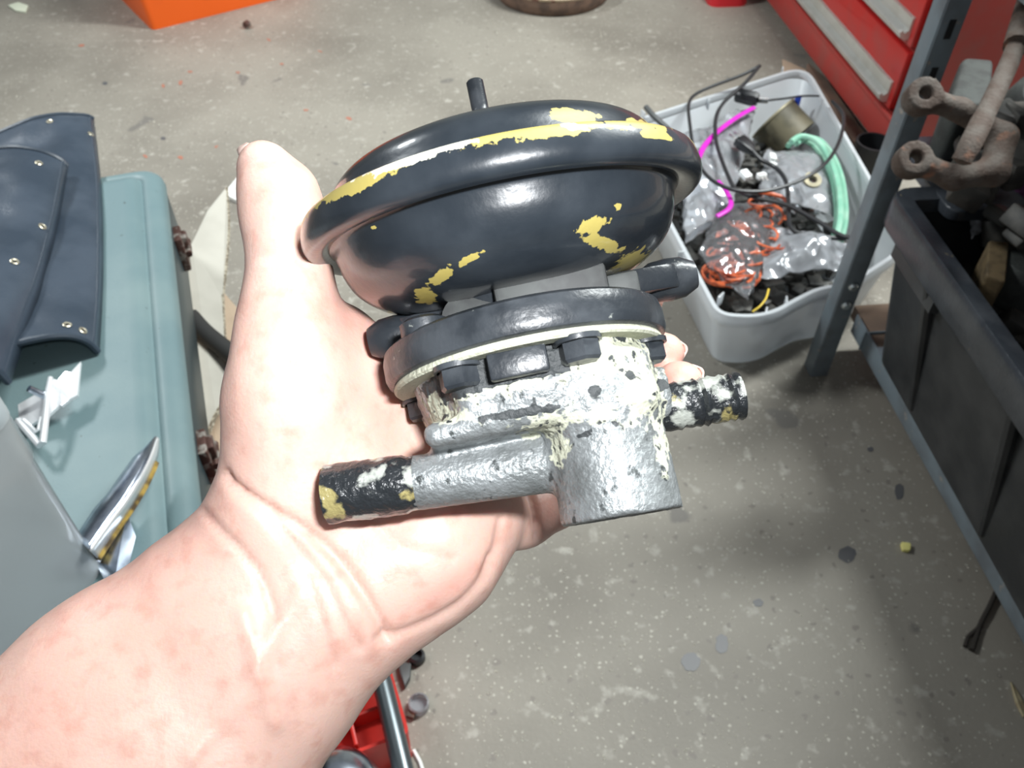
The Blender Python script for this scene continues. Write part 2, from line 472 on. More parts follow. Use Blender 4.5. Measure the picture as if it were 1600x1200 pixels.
M_brass = mat('brass_eyelet', (0.60, 0.55, 0.42), 0.35, 0.8)
M_dark = mat('dark_hole', (0.01, 0.01, 0.011), 0.9)
M_latch = mat('rusty_latch', (0.10, 0.05, 0.04), 0.6, 0.4, c2=(0.30, 0.27, 0.24), s=90, lo=.52, hi=.6, bump=0.4)
M_chrome = mat('chrome', (0.92, 0.93, 0.94), 0.30, 0.45, c2=(0.84, 0.86, 0.88), s=35, lo=.45, hi=.7)
M_chromes = mat('scuffed_chrome', (0.70, 0.76, 0.86), 0.22, 1.0, c2=(0.40, 0.46, 0.56), s=55, lo=.45, hi=.65)
M_chip_y = mat('yellow_edge', (0.42, 0.28, 0.06), 0.6, c2=(0.08, 0.05, 0.02), s=70)
M_card = mat('grey_cardboard', (0.46, 0.44, 0.385), 0.85, c2=(0.41, 0.39, 0.34), s=12, bump=0.05)
M_card2 = mat('tan_cardboard', (0.47, 0.36, 0.26), 0.85, c2=(0.42, 0.32, 0.23), s=12)
M_flute = mat('corrugated_edge', (0.17, 0.14, 0.10), 0.9, c2=(0.40, 0.36, 0.28), s=260, lo=.48, hi=.52)
M_strap = mat('black_rubber_strap', (0.028, 0.028, 0.027), 0.6)
M_redbox = mat('red_organizer_plastic', (0.62, 0.028, 0.018), 0.4)
M_rod = mat('dark_steel_rod', (0.12, 0.14, 0.15), 0.32, 0.7)
M_foam = mat('white_foam', (0.80, 0.80, 0.76), 0.9, bump=0.4)
M_yellow = mat('pale_yellow_plastic', (0.78, 0.72, 0.25), 0.6)
M_pale = mat('pale_paper_scrap', (0.60, 0.63, 0.50), 0.8)
M_leaf = mat('dry_tan_leaf', (0.42, 0.36, 0.22), 0.8, c2=(0.30, 0.24, 0.14), s=60)
M_stick = mat('dark_twig', (0.03, 0.025, 0.02), 0.8)
M_grit = mat('pale_grit', (0.58, 0.56, 0.47), 0.7)
# the held part
M_paint = mat('chipped_black_paint', (0.016, 0.021, 0.027), 0.28, c2=(0.03, 0.037, 0.045), s=45, lo=.45, hi=.7, r2=0.36,
              attr='chip', ac=(0.44, 0.36, 0.10), ar=0.5, an=380, amp=1.1, attr2='bare', ac2=(0.85, 0.83, 0.68), ar2=0.35, coat=0.5, bump=0.04, bs=500)
M_satin = mat('satin_black_paint', (0.020, 0.024, 0.029), 0.34, c2=(0.055, 0.062, 0.070), s=60, lo=.45, hi=.65,
              c3=(0.42, 0.44, 0.40), s3=150, lo3=.68, hi3=.73, bump=0.10, bs=500)
M_cast = mat('weathered_cast_alloy', (0.30, 0.32, 0.325), 0.45, 0.45, c2=(0.20, 0.215, 0.215), s=90, lo=.42, hi=.62, c3=(0.07, 0.078, 0.078), s3=210, lo3=.64, hi3=.70,
             attr='crust', ac=(0.50, 0.51, 0.40), ar=0.8, an=330, amp=1.0, attr2='grime_shade', ac2=(0.035, 0.04, 0.042), ar2=0.6, bump=0.35, bs=700)
M_pipe = mat('flaked_black_pipe', (0.02, 0.023, 0.026), 0.3, c2=(0.42, 0.44, 0.40), s=120, lo=.52, hi=.58, c3=(0.34, 0.29, 0.12), s3=85, lo3=.60, hi3=.64, bump=0.5, bs=420, coat=0.3)
M_neck = mat('grey_neck', (0.065, 0.07, 0.068), 0.6, 0.2, c2=(0.04, 0.042, 0.042), s=100)
M_skin = mat('skin', (0.77, 0.52, 0.435), 0.46, c2=(0.73, 0.455, 0.375), s=40, lo=.35, hi=.75, c3=(0.64, 0.33, 0.26), s3=170, lo3=.50, hi3=.85,
             sss=0.25, attr='flush_shade', ac=(0.68, 0.25, 0.20), ar=0.45, an=30, amp=0.25, edge=0.45, bump=0.10, bs=900)
M_nail = mat('fingernail', (0.82, 0.60, 0.52), 0.25)

# ------------------------------------------------------------------ floor
fm = MB()
nx, ny = 40, 40
fm.grid(lambda a, b: (-4 + 8 * a, -2.5 + 7 * b, 0.0), nx, ny)
floor = fm.build('floor', M_floor, smooth=0)
floor['kind'] = 'structure'; floor['label'] = 'stained grey concrete workshop floor with pale specks'

M_wall = mat('painted_block_wall', (0.42, 0.43, 0.40), 0.85, c2=(0.36, 0.37, 0.34), s=3, bump=0.2)
b = MB(); b.box((0, 4.55, 1.3), (8, .1, 2.6)); wall = b.build('wall_back', M_wall, smooth=0); wall['kind'] = 'structure'; wall['label'] = 'plain grey painted workshop wall at the far end'

# ------------------------------------------------------------------ red tool chest
A = at(1215, 15, .03); B = at(1395, 248, .03)
e1 = (A - B) / np.linalg.norm(A - B); e2 = np.array([e1[1], -e1[0], 0.0])
CM = Matrix(((e1[0], e2[0], 0, B[0]), (e1[1], e2[1], 0, B[1]), (0, 0, 1, 0), (0, 0, 0, 1)))   # local x along the front, y into the chest
chest = thing('tool_chest', 'red steel tool chest with silver full width drawer pulls behind the plastic bin', 'tool chest', M=CM)
CL, CD, CH = 1.15, 0.42, 0.64
b = MB(); b.box((CL / 2, CD / 2 + .004, .03 + CH / 2), (CL, CD, CH), bev=0.004); b.build('cabinet_body', M_chest_d, chest, local=True)
b = MB(); b.box((CL / 2, -.004, .062), (CL, .012, .064), bev=0.003); b.box((CL / 2, -.011, .098), (CL, .010, .010), bev=0.002)
b.build('plinth', M_chest_d, chest, local=True)
for k in range(4):
    z0 = .108 + k * .128
    d = MB(); d.box((.06 + (CL - .12) / 2, -.004, z0 + .060), (CL - .12, .014, .118), bev=.003)
    dr = d.build('drawer', M_chest, chest, local=True)
    p = MB()
    prof = [(-.011, .012), (-.020, .010), (-.030, .016), (-.033, .026), (-.028, .030), (-.024, .024), (-.016, .030), (-.016, .052), (-.011, .054)]
    loop = lambda x: [(x, q[0], z0 + q[1]) for q in prof]
    p.rings([loop(.075), loop(CL - .075)])
    p.build('drawer_pull', M_alu, dr, local=True, smooth=30)
for (x, y) in ((.06, .05), (CL - .06, .05), (.06, CD - .05), (CL - .06, CD - .05)):
    b = MB(); b.lathe([(.001, 0), (.022, 0), (.022, .03), (.001, .03)], 16, Matrix.Translation((x, y, 0))); b.build('foot', M_cord, chest, local=True)

# ------------------------------------------------------------------ shelving unit
F0 = at(1266, 588, 0)
ra_, rb_ = at(1336, 500, .085), at(1600, 965, .085)
s1 = (rb_ - ra_) / np.linalg.norm(rb_ - ra_)              # along the shelf front, towards the camera
s2 = np.array([-s1[1], s1[0], 0.0]); s2 = s2 if s2[0] > 0 else -s2
SO = ra_ + s1 * ((F0 - ra_) @ s1); YP = float((F0 - SO) @ s2)
SM = Matrix(((s1[0], s2[0], 0, SO[0]), (s1[1], s2[1], 0, SO[1]), (0, 0, 1, 0), (0, 0, 0, 1)))
shelf = thing('shelving_unit', 'blue grey steel shelving unit of angle posts holding the black tub', 'shelving', M=SM)
SL, SD, SHT = 1.10, 0.42, 0.66
def angle_post(x, y, dx, dy):
    b = MB(); t = .0025; wd = .027
    def flange(x0, y0, x1, y1):
        b.box(((x0 + x1) / 2, (y0 + y1) / 2, SHT / 2), (abs(x1 - x0) or t, abs(y1 - y0) or t, SHT), bev=.0008)
    flange(x, y - t / 2 * 0, x + dx * wd, y)
    flange(x, y, x, y + dy * wd)
    return b.build('post', M_post, shelf, local=True)
for (x, y, dx, dy) in ((0, YP, -1, 1), (SL, YP, -1, 1), (0, SD, 1, -1), (SL, SD, -1, -1)):
    po = angle_post(x, y, dx, dy)
    if x == 0 and y == YP:
        for z in (.15, .185):
            b = MB(); Mb = Matrix.Translation((.001, YP + .0135, z)) @ Matrix.Rotation(PI / 2, 4, 'Y')
            b.lathe([(.0001, .006), (.0045, .006), (.007, .003), (.007, 0)], 14, Mb); b.build('bolt', M_bolt, po, local=True)
        for z in (.50, .555, .61, .665, .72):
            b = MB(); b.box((.0016, YP + .0135, z), (.0012, .008, .022), bev=.0005); b.build('slot', M_dark, po, local=True)
def shelf_at(z, nm):
    b = MB(); b.box((SL / 2 - .035, SD / 2 + .004, z - .012), (SL + .06, SD - .012, .024), bev=.001)
    so = b.build('shelf_board', M_board, shelf, local=True)
    b = MB(); b.box((SL / 2 - .02, .0045, z - .014), (SL + .04, .003, .036), bev=.001); b.box((SL / 2, .016, z + .003), (SL - .07, .026, .003), bev=.001)
    b.build('shelf_lip', M_post, so, local=True)
    b = MB(); b.box((.002, SD / 2, z - .014), (.003, SD, .036), bev=.001); b.build('shelf_end_lip', M_post, so, local=True)
shelf_at(.088, 'low'); shelf_at(.625, 'up')  # upper shelf stays unseen, its height set to shade tub and chest end

# ------------------------------------------------------------------ black tub on the shelf, full of old parts
tb0, tb1 = at(1370, 552, .094), at(1597, 962, .094)
tr0, tr1 = at(1385, 293, .36), at(1600, 600, .36)
d_ = (tb1 - tb0)[:2]; d_ /= np.linalg.norm(d_); n_ = np.array([-d_[1], d_[0]]); n_ = n_ if n_[0] > 0 else -n_
dr_ = (tr1 - tr0)[:2]; dr_ /= np.linalg.norm(dr_); nr_ = np.array([-dr_[1], dr_[0]]); nr_ = nr_ if nr_[0] > 0 else -nr_
TLn, TWd = .62, .36
def trect(p0, d, n, L_, W_, r):
    q = [p0[:2], p0[:2] + d * L_, p0[:2] + d * L_ + n * W_, p0[:2] + n * W_]
    return roundpoly(q, r, 8)
tub = thing('storage_tub', 'long black plastic tub with a wide dusty rim holding rusty parts', 'tub', tuple(np.append(tb0[:2] + d_ * .3 + n_ * .15, .094)))
def tubpoly(p0, d, n, L_, W_, back, side, r):
    p0 = p0[:2]; pa = p0 - d * back + n * side
    return roundpoly([p0, p0 + d * L_, p0 + d * L_ + n * W_, pa + n * (W_ - side), pa], r, 8)
bot = tubpoly(tb0, d_, n_, TLn - .05, TWd - .06, .0, .055, .04)
topo = tubpoly(tr0 + np.append(nr_ * .012 + dr_ * .008, 0), dr_, nr_, TLn, TWd, .0, .07, .05)
topi = inset(topo, .004)
mid = lambda a, b_, t: [(p[0] * (1 - t) + q[0] * t, p[1] * (1 - t) + q[1] * t) for p, q in zip(a, b_)]
boti = inset(bot, .004)
b = MB()
lp = lambda o, z: [(p[0], p[1], z) for p in o]
b.rings([lp(bot, .094), lp(mid(bot, topo, .5), .22), lp(topo, .352), lp(inset(topo, .004), .352), lp(mid(boti, topi, .5), .22), lp(boti, .100)], True, True)
b.build('tub_wall', M_tub, tub)
# rim: outer skirt, rounded edge, flat inner ledge
ro = tubpoly(tr0, dr_, nr_, TLn + .02, TWd + .03, .0, .07, .055)
b = MB()
ri = inset(ro, .052)
b.rings([lp(inset(ro, .004), .316), lp(ro, .320), lp(ro, .350), lp(inset(ro, .002), .357), lp(inset(ro, .007), .361), lp(inset(ro, .03), .358), lp(ri, .357), lp(inset(ro, .054), .352), lp(inset(ro, .054), .338), lp(inset(ro, .012), .338), lp(inset(ro, .008), .316)], False, False)
b.build('rim', M_tubrim, tub)
# broad flat ledge at the far end, where the fork lies
SL2 = lambda u, v: (SO + s1 * u + s2 * v)[:2]
b = MB(); b.slab(roundpoly([SL2(-.105, .000), SL2(.075, -.004), SL2(.075, .285), SL2(-.105, .285)], .02, 5), .345, .3595, .004)
b.build('end_ledge', M_tubrim, tub)
# ribs on the front wall
for s0 in (.135, .34, .50):
    b = MB()
    t0 = np.append(tb0[:2] + d_ * (s0 - .015), .105); t1 = np.append((tr0[:2] + dr_ * (s0 + .01) + nr_ * .010), .318)
    b.tube([t0, t0 * .5 + t1 * .5, t1], [.006, .007, .007], 8)
    b.build('rib', M_tub, tub)
b = MB()
q0 = tr0[:2] + dr_ * .05 + nr_ * .009; q1 = tr0[:2] + dr_ * .165 + nr_ * .009
b.rings([[(q0[0], q0[1], .29), (q1[0], q1[1], .29), (q1[0], q1[1], .32), (q0[0], q0[1], .32)], [(q0[0] + .012, q0[1], .29), (q1[0] + .012, q1[1], .29), (q1[0] + .012, q1[1], .32), (q0[0] + .012, q0[1], .32)]])
b.build('rim_bracket', M_tub, tub)
# heap of unreadable greasy parts that fills the tub
b = MB()
cen = np.array(topi).mean(0)
for k in range(260):
    u_, v_ = rng.uniform(.065, TLn - .07), rng.uniform(.085, TWd - .05)
    if u_ < .10 and v_ < .10: v_ = rng.uniform(.11, TWd - .05)
    p = tr0[:2] + dr_ * u_ + nr_ * v_
    sz = rng.uniform(.016, .05, 3)
    b.box((p[0], p[1], rng.uniform(.23, .285 if u_ > .16 else .42)), sz, Matrix.Rotation(rng.uniform(0, PI), 4, 'Z') @ Matrix.Rotation(rng.uniform(0, PI), 4, 'X'), bev=.004)
for k in range(16):
    p = at(rng.uniform(1500, 1590), rng.uniform(200, 300), .40)
    b.box((p[0], p[1], rng.uniform(.385, .43)), rng.uniform(.018, .045, 3), Matrix.Rotation(rng.uniform(0, PI), 4, 'Z') @ Matrix.Rotation(rng.uniform(0, PI), 4, 'X'), bev=.004)
o = b.build('greasy_parts_heap', M_scrap); tag(rebase(o), 'dark heap of greasy old machine parts filling the black tub', 'scrap parts', kind='stuff')

# rusty clevis with two eyes, lying on the tub rim
def sdf_object(name, m, F, G, h, world=None, parent=None, sm=1, attrs=None, smooth=60):
    V, Q = surface_nets(F, (G[0][0, 0, 0], G[1][0, 0, 0], G[2][0, 0, 0]), h)
    V = smooth_verts(V, Q, sm)
    b = MB(); b.v = [tuple(p) for p in V]; b.f = [tuple(q) for q in Q]
    return b.build(name, m, parent, smooth=smooth)
E1, E2 = at(1440, 152, .535), at(1425, 251, .49)
J1 = at(1490, 278, .48); J2 = at(1553, 268, .485); J3 = at(1566, 215, .505); J4 = at(1500, 172, .525)
pl = [E1, E2, J1, J2, J3, J4]
lo = np.minimum.reduce(pl) - .04; hi = np.maximum.reduce(pl) + .04
G = mkgrid(lo, hi, .0022)
D = rcone(G, E2, J1, .0120, .0115)
for a_, b_, r0, r1 in ((J1, J2, .0120, .0135), (J2, J3, .0145, .0145), (J3, J4, .0135, .0110), (J4, E1, .0110, .0120)):
    D = smin(D, rcone(G, a_, b_, r0, r1), .008)
up = np.cross(E1 - E2, J1 - E2); up /= np.linalg.norm(up); up = up if up[2] > 0 else -up
for e in (E1, E2):
    D = smin(D, cyl(G, e - up * .012, e + up * .012, .0178), .006)
    D = smax(D, -cyl(G, e - up * .03, e + up * .04, .0068), .002)
o = sdf_object('rusty_clevis', M_rust, D, G, .0022); tag(rebase(o), 'dull rusty fork with two round eyes resting over the tub rim', 'clevis')
# long rusty lever leaning across the clevis
b = MB(); pts = [at(1500, 256, .515), at(1518, 222, .53), at(1546, 165, .545), at(1572, 110, .558), at(1592, 62, .568)]
b.tube(spline(pts, 5), [.004] + [.0095] * 3 + [.0105] * 5 + [.0095] * 12, 10, flat=.6)
lever = thing('rusty_lever', 'long flat rusty lever bar standing up out of the rusty fork', 'lever', tuple(pts[0]))
b.build('bar', M_rust, lever)
b = MB(); b.tube([at(1588, 72, .566), at(1600, 30, .574), at(1612, -10, .58)], .013, 12); b.build('knuckle', M_rust, lever)
# other parts in the tub
def slab_px(name, m, pts, z0, z1, label, cat, bev=.004, rr=.006, parent=None, group=None):
    b = MB(); b.slab(roundpoly([at(x, y, z1)[:2] for x, y in pts], rr, 4), z0, z1, bev)
    o = b.build(name, m, parent)
    if parent is None: tag(rebase(o), label, cat, group)
    return o
slab_px('cast_block', M_greycast, [(1484, 150), (1504, 88), (1555, 92), (1550, 160), (1504, 166)], .361, .44, 'grey cast block in the tub behind the rusty fork', 'casting', .012, .012)
slab_px('wooden_block', M_oldwood, [(1545, 375), (1578, 378), (1572, 440), (1541, 430)], .27, .345, 'small weathered brown wooden block among parts in the black tub', 'wood block', .004, .004)
b = MB(); c0 = at(1597, 435, .315); b.lathe([(.001, -.03), (.030, -.03), (.034, -.02), (.034, .015), (.028, .026), (.001, .028)], 28, Matrix.Translation(c0)); o = b.build('grey_canister', M_greycast)
tag(rebase(o), 'grey round canister beside the brown wooden block in the tub', 'canister')
b = MB(); c0 = at(1612, 160, .30); b.lathe([(.001, -.03), (.036, -.03), (.040, -.015), (.040, .02), (.032, .03), (.001, .03)], 28, Matrix.Translation(c0) @ Matrix.Rotation(R(35), 4, 'X')); o = b.build('cast_housing', M_greycast)
tag(rebase(o), 'grey cast round housing at the back of the tub behind the lever', 'casting')
q = [at(1548, 290, .345), at(1640, 262, .36), at(1650, 385, .34), at(1585, 352, .335)]
def quad(q, bumpz, seed=0, sc_=30, amp=.006):
    q = [np.array(p) for p in q]
    def fn(u, v):
        p = q[0] * (1 - u) * (1 - v) + q[1] * u * (1 - v) + q[2] * u * v + q[3] * (1 - u) * v
        n = mnoise.noise(Vector((p[0] * sc_ + seed, p[1] * sc_, p[2] * 5 + seed)))
        n2 = mnoise.noise(Vector((p[0] * sc_ * 2.7, p[1] * sc_ * 2.7 + seed, 3.3)))
        rid = 1 - abs(n2) * 2
        return (p[0] + n2 * amp * .6, p[1] + n * amp * .6, p[2] + n * amp + rid * amp * .5 + bumpz * math.sin(PI * u) * math.sin(PI * v))
    return fn
b = MB(); b.grid(quad(q, .02, 4, 40, .012), 24, 24); o = b.build('purple_rag', M_purple, thick=.002); tag(rebase(o), 'crumpled dark purple cloth rag stuffed in the black tub', 'rag')
b = MB(); b.grid(quad([at(1500, 305, .335), at(1560, 300, .335), at(1570, 360, .325), at(1515, 370, .325)], .02, 9, 55, .012), 28, 28); o = b.build('clear_wrapper', M_bagd, thick=.0006); tag(rebase(o), 'shiny clear plastic wrapper lying in the tub near the rusty fork', 'wrapper')

# ------------------------------------------------------------------ milky plastic bin with its contents
ZR = .13
inn = lambda p, c, t: p + (c - p) * t
Lc, TRc, Rc, Bc = (at(*p, ZR)[:2] for p in ((962, 195), (1260, 100), (1425, 385), (1120, 494)))
fr = [at(x, y, ZR)[:2] for x, y in ((1330, 447), (1285, 452), (1248, 470), (1215, 489), (1180, 497))]
outl = [tuple(Lc), tuple(TRc), tuple(Rc)] + [tuple(p) for p in fr] + [tuple(Bc)]
outl = roundpoly(outl, [.075, .075, .06, .05, .05, .03, .03, .03, .055], 7)
cen = np.mean(np.array(outl), 0)
scl = lambda o, t: [tuple(np.array(p) * (1 - t) + cen * t) for p in o]
binr = thing('storage_bin', 'milky clear plastic bin with scooped end full of cords and bags', 'bin', (cen[0], cen[1], 0))
b = MB()
base = scl(outl, .17)
wall = [lp(base, .004), lp(scl(outl, .155), .012), lp(scl(outl, .085), .07), lp(scl(outl, .03), .118)]
walli = [lp(inset(scl(outl, .03), .003), .118), lp(inset(scl(outl, .085), .003), .07), lp(inset(scl(outl, .155), .003), .014), lp(inset(base, .003), .008)]
b.rings(wall + walli, True, True)
b.build('bin_wall', M_bin, binr)
b = MB()
b.rings([lp(inset(outl, .001), .108), lp(outl, .112), lp(outl, .126), lp(inset(outl, .003), .130), lp(inset(outl, .016), .130), lp(inset(outl, .019), .127), lp(inset(outl, .016), .118), lp(inset(outl, .004), .118), lp(inset(outl, .004), .108)], False, False)
b.build('rim', M_bin, binr)
for (x, y) in ((1105, 158), (1222, 110), (1002, 178), (1195, 495), (1228, 478), (1060, 400), (1122, 470)):
    p = at(x, y, .122); cd = (cen - p[:2]); cd /= np.linalg.norm(cd)
    b = MB(); b.box((p[0] + cd[0] * .006, p[1] + cd[1] * .006, .120), (.016, .003, .022), Matrix.Rotation(math.atan2(cd[1], cd[0]), 4, 'Z'), bev=.001); b.build('clip_tab', M_bin, binr)

# loose filling
b = MB(); poly = inset(scl(outl, .13), .012)
def inside(p, poly):
    c = False; n = len(poly)
    for i in range(n):
        a, d = poly[i], poly[i - 1]
        if (a[1] > p[1]) != (d[1] > p[1]) and p[0] < (d[0] - a[0]) * (p[1] - a[1]) / (d[1] - a[1]) + a[0]: c = not c
    return c
pa = np.array(poly); cnt = 0
while cnt < 420:
    p = (rng.uniform(pa[:, 0].min(), pa[:, 0].max()), rng.uniform(pa[:, 1].min(), pa[:, 1].max()))
    if not inside(p, inset(poly, .045)): continue
    cnt += 1
    sz = rng.uniform(.012, .045, 3) * np.array([1, .6, .5])
    b.box((p[0], p[1], rng.uniform(.022, .05)), sz, Matrix.Rotation(rng.uniform(0, PI), 4, 'Z') @ Matrix.Rotation(rng.uniform(-.5, .5), 4, 'X'), bev=.002)
o = b.build('loose_hardware', M_scrap); tag(rebase(o), 'dark jumble of loose hardware lying in the bottom of the plastic bin', 'hardware', kind='stuff')

# olive tin
c0 = at(1226, 205, .070); Mo = Matrix.Translation(c0) @ Vector((0, 0, 1)).rotation_difference(Vector((-.62, .55, .45)).normalized()).to_matrix().to_4x4()
tin = thing('olive_tin', 'open olive brown tin tilted in the plastic bin', 'tin', M=Mo)
b = MB(); b.lathe([(.001, -.028), (.052, -.028), (.052, .034), (.049, .034), (.049, -.022), (.001, -.022)], 40); b.build('tin_wall', M_olive, tin, local=True)
b = MB(); b.lathe([(.0515, .031), (.0545, .033), (.0545, .037), (.049, .037), (.049, .033)], 40); b.build('rim', M_olrim, tin, local=True)

# bags
bag = thing('zip_bag', 'clear zip bag with a magenta closing strip in the plastic bin', 'bag', tuple(at(1110, 280, .085)))
q = [at(1066, 215, .120), at(1182, 166, .112), at(1142, 325, .098), at(1072, 372, .100)]
b = MB(); b.grid(quad(q,   .024, 1, 18, .012), 46, 46); b.build('bag_film', M_bag, bag, thick=.0004)
b = MB(); b.grid(quad([p - np.array([0, 0, .02]) for p in q], .006, 6, 14, .008), 34, 34); b.build('bag_film', M_bag, bag, thick=.0004)
b = MB(); b.tube(spline(pz([(1178, 168, .138), (1150, 184, .140), (1122, 205, .142), (1102, 226, .142), (1091, 247, .140)])), .0055, 8, flat=.5); b.tube(spline(pz([(1122, 283, .136), (1134, 297, .134), (1142, 315, .132), (1138, 327, .130), (1120, 338, .128)])), .0045, 8, flat=.5)
b.build('zip_strip', M_mag, bag)
bag = thing('wire_bag', 'clear bag holding a bundle of orange wire in the plastic bin', 'bag', tuple(at(1150, 390, .07)))
q = [at(1128, 318, .105), at(1232, 318, .100), at(1168, 470, .103), at(1090, 405, .112)]
b = MB(); b.grid(quad(q, .022, 2, 19, .010), 52, 52); b.build('bag_film', M_bagw, bag, thick=.0004)
b = MB()
for k in range(120):
    t = rng.uniform(0, 1); cx, cy = 1130 + 62 * t + rng.normal(0, 9), 425 - 78 * t + rng.normal(0, 17)
    rr = rng.uniform(.014, .034); c0 = at(cx, cy, rng.uniform(.080, .112)); ph = rng.uniform(0, 6)
    tl = rng.uniform(-.5, .5, 2)
    P = [c0 + np.array([math.cos(a) * rr, math.sin(a) * rr * .8, math.cos(a + ph) * .006 + tl[0] * rr * .5 * math.sin(a)]) for a in np.linspace(ph, ph + 5.2, 18)]
    b.tube(P, .0021, 5)
b.build('wire_bundle', M_wire, bag)['kind'] = 'stuff'
bag = thing('grey_bag', 'crumpled greyish clear bag at the scooped end of the bin', 'bag', tuple(at(1250, 405, .07)))
q = [at(1205, 362, .105), at(1325, 380, .100), at(1310, 425, .096), at(1185, 440, .098)]
b = MB(); b.grid(quad(q, .024, 3, 16, .012), 46, 40); b.build('bag_film', M_bagd, bag, thick=.0005)
bag = thing('parts_bag', 'clear bag of small silver parts beside the green hose', 'bag', tuple(at(1250, 260, .07)))
q = [at(1195, 235, .095), at(1285, 235, .092), at(1310, 345, .09), at(1185, 300, .092)]
b = MB(); b.grid(quad(q, .018, 5, 17, .009), 40, 40); b.build('bag_film', M_bag, bag, thick=.0004)
b = MB()
for k in range(60):
    p = at(rng.uniform(1195, 1290), rng.uniform(245, 330), rng.uniform(.066, .088))
    b.box(p, rng.uniform(.006, .018, 3), Matrix.Rotation(rng.uniform(0, 3), 4, 'Z') @ Matrix.Rotation(rng.uniform(0, 3), 4, 'X'), bev=.001)
b.build('silver_parts', M_silver, bag)['kind'] = 'stuff'

# cords and plugs
def cable(path, r=.003, n=8, z=None, flat=1.0):
    b = MB(); b.tube(spline(pz(path, z), 8), r, 8, flat=flat); return b
cord = thing('power_cord', 'black power cord looped up over the rim of the plastic bin', 'cord', tuple(at(1140, 295, .12)))
cable([(1187, 103, .175), (1160, 117, .165), (1115, 134, .150), (1086, 148, .143), (1076, 164, .142), (1078, 195, .150), (1085, 238, .152), (1104, 274, .150), (1140, 295, .150), (1190, 299, .150), (1238, 287, .152), (1280, 264, .158), (1304, 236, .160), (1316, 205, .158), (1317, 178, .150), (1300, 158, .144)], .0033).build('cable', M_cord, cord)
cable([(1187, 103, .176), (1164, 130, .168), (1132, 159, .158), (1119, 183, .152), (1118, 213, .150), (1124, 240, .148), (1140, 280, .146), (1152, 297, .140), (1182, 309, .138), (1228, 320, .136), (1278, 346, .134), (1310, 366, .132), (1330, 372, .130)], .0038).build('cable', M_cord, cord)
cord2 = thing('plugged_cord', 'black two prong plug standing on its cord beside the olive tin', 'plug', tuple(at(1160, 225, .14)))
def plug(root, c, tip, w_=.0125, L_=.03, pm=M_prong):
    c, tip = np.array(c), np.array(tip); ax = tip - c; ax /= np.linalg.norm(ax); sd = np.cross(ax, [0, 0, 1.]); sd /= np.linalg.norm(sd); up = np.cross(sd, ax)
    Mp = Matrix(((sd[0], up[0], ax[0]), (sd[1], up[1], ax[1]), (sd[2], up[2], ax[2])))
    b = MB()
    def sec(t, sx, sy): return [tuple(c + ax * t + sd * sx * x + up * sy * y) for x, y in roundpoly([(-1, -1), (1, -1), (1, 1), (-1, 1)], .35, 3)]
    b.rings([sec(-L_ * .75, w_ * .45, w_ * .4), sec(-L_ * .5, w_ * .75, w_ * .6), sec(-L_ * .2, w_, w_ * .72), sec(L_ * .3, w_, w_ * .72), sec(L_ * .36, w_ * .9, w_ * .6)])
    b.build('plug_body', M_plug, root)
    for s_ in (-1, 1):
        b = MB(); p = c + ax * L_ * .62 + sd * s_ * w_ * .55
        b.box(p, (.0016, .006, L_ * .6), Mp, bev=.0005); b.build('prong', pm, root)
plug(cord2, at(1161, 224, .142), at(1140, 206, .150), .0125, .034)
cable([(1176, 236, .138), (1190, 250, .130), (1212, 262, .120), (1228, 284, .122), (1232, 320, .126), (1234, 352, .124), (1252, 366, .122), (1285, 370, .124), (1322, 373, .126)], .0040).build('cable', M_cord, cord2)
cord3 = thing('adapter_plug', 'black adapter plug lying highest in the bin near the magenta strip', 'plug', tuple(at(1170, 153, .13)))
b = MB(); p0, p1 = at(1150, 148, .145), at(1184, 156, .145)
b.tube([p0, p0 * .9 + p1 * .1, p0 * .2 + p1 * .8, p1], [.012, .0145, .0155, .012], 8); b.build('plug_body', M_plug, cord3)
b = MB(); b.tube([at(1184, 156, .145), at(1199, 157, .143)], .006, 8); b.build('strain_relief', M_silver, cord3)
cable([(1198, 157, .142), (1225, 154, .140), (1255, 150, .139), (1280, 150, .138)], .0022).build('cable', M_cord, cord3)
o = cable([(1009, 167, .150), (1022, 182, .143), (1042, 200, .128), (1056, 214, .112)], .0055).build('grey_cable', M_cordg); tag(rebase(o), 'short grey cord end poking over the far rim of the bin', 'cord')
hose = thing('green_hose', 'pale green hose coiled along the side of the bin', 'hose', tuple(at(1300, 280, .08)))
for dx, dy, dz, r_ in ((0, 0, .118, .0058), (8, 2, .108, .0060), (-5, 6, .100, .0055)):
    cable([(1236 + dx, 222 + dy, dz), (1252 + dx, 213 + dy, dz), (1275 + dx, 220 + dy, dz), (1293 + dx, 243 + dy, dz), (1306 + dx, 275 + dy, dz), (1312 + dx, 312 + dy, dz), (1312 + dx, 345 + dy, dz), (1305 + dx, 375 + dy, dz - .01)], r_).build('hose_turn', M_green, hose)
o = cable([(1201, 452, .112), (1197, 466, .113), (1188, 478, .112), (1176, 487, .106)], .0016).build('yellow_wire', M_yel); tag(rebase(o), 'thin bent yellow wire at the bin corner', 'wire')
o = cable([(1185, 300, .112), (1205, 303, .115), (1222, 308, .112), (1230, 316, .108)], .0035).build('red_wire', M_wire); tag(rebase(o), 'short brick red wire under the black cord in the bin', 'wire')
conn = []
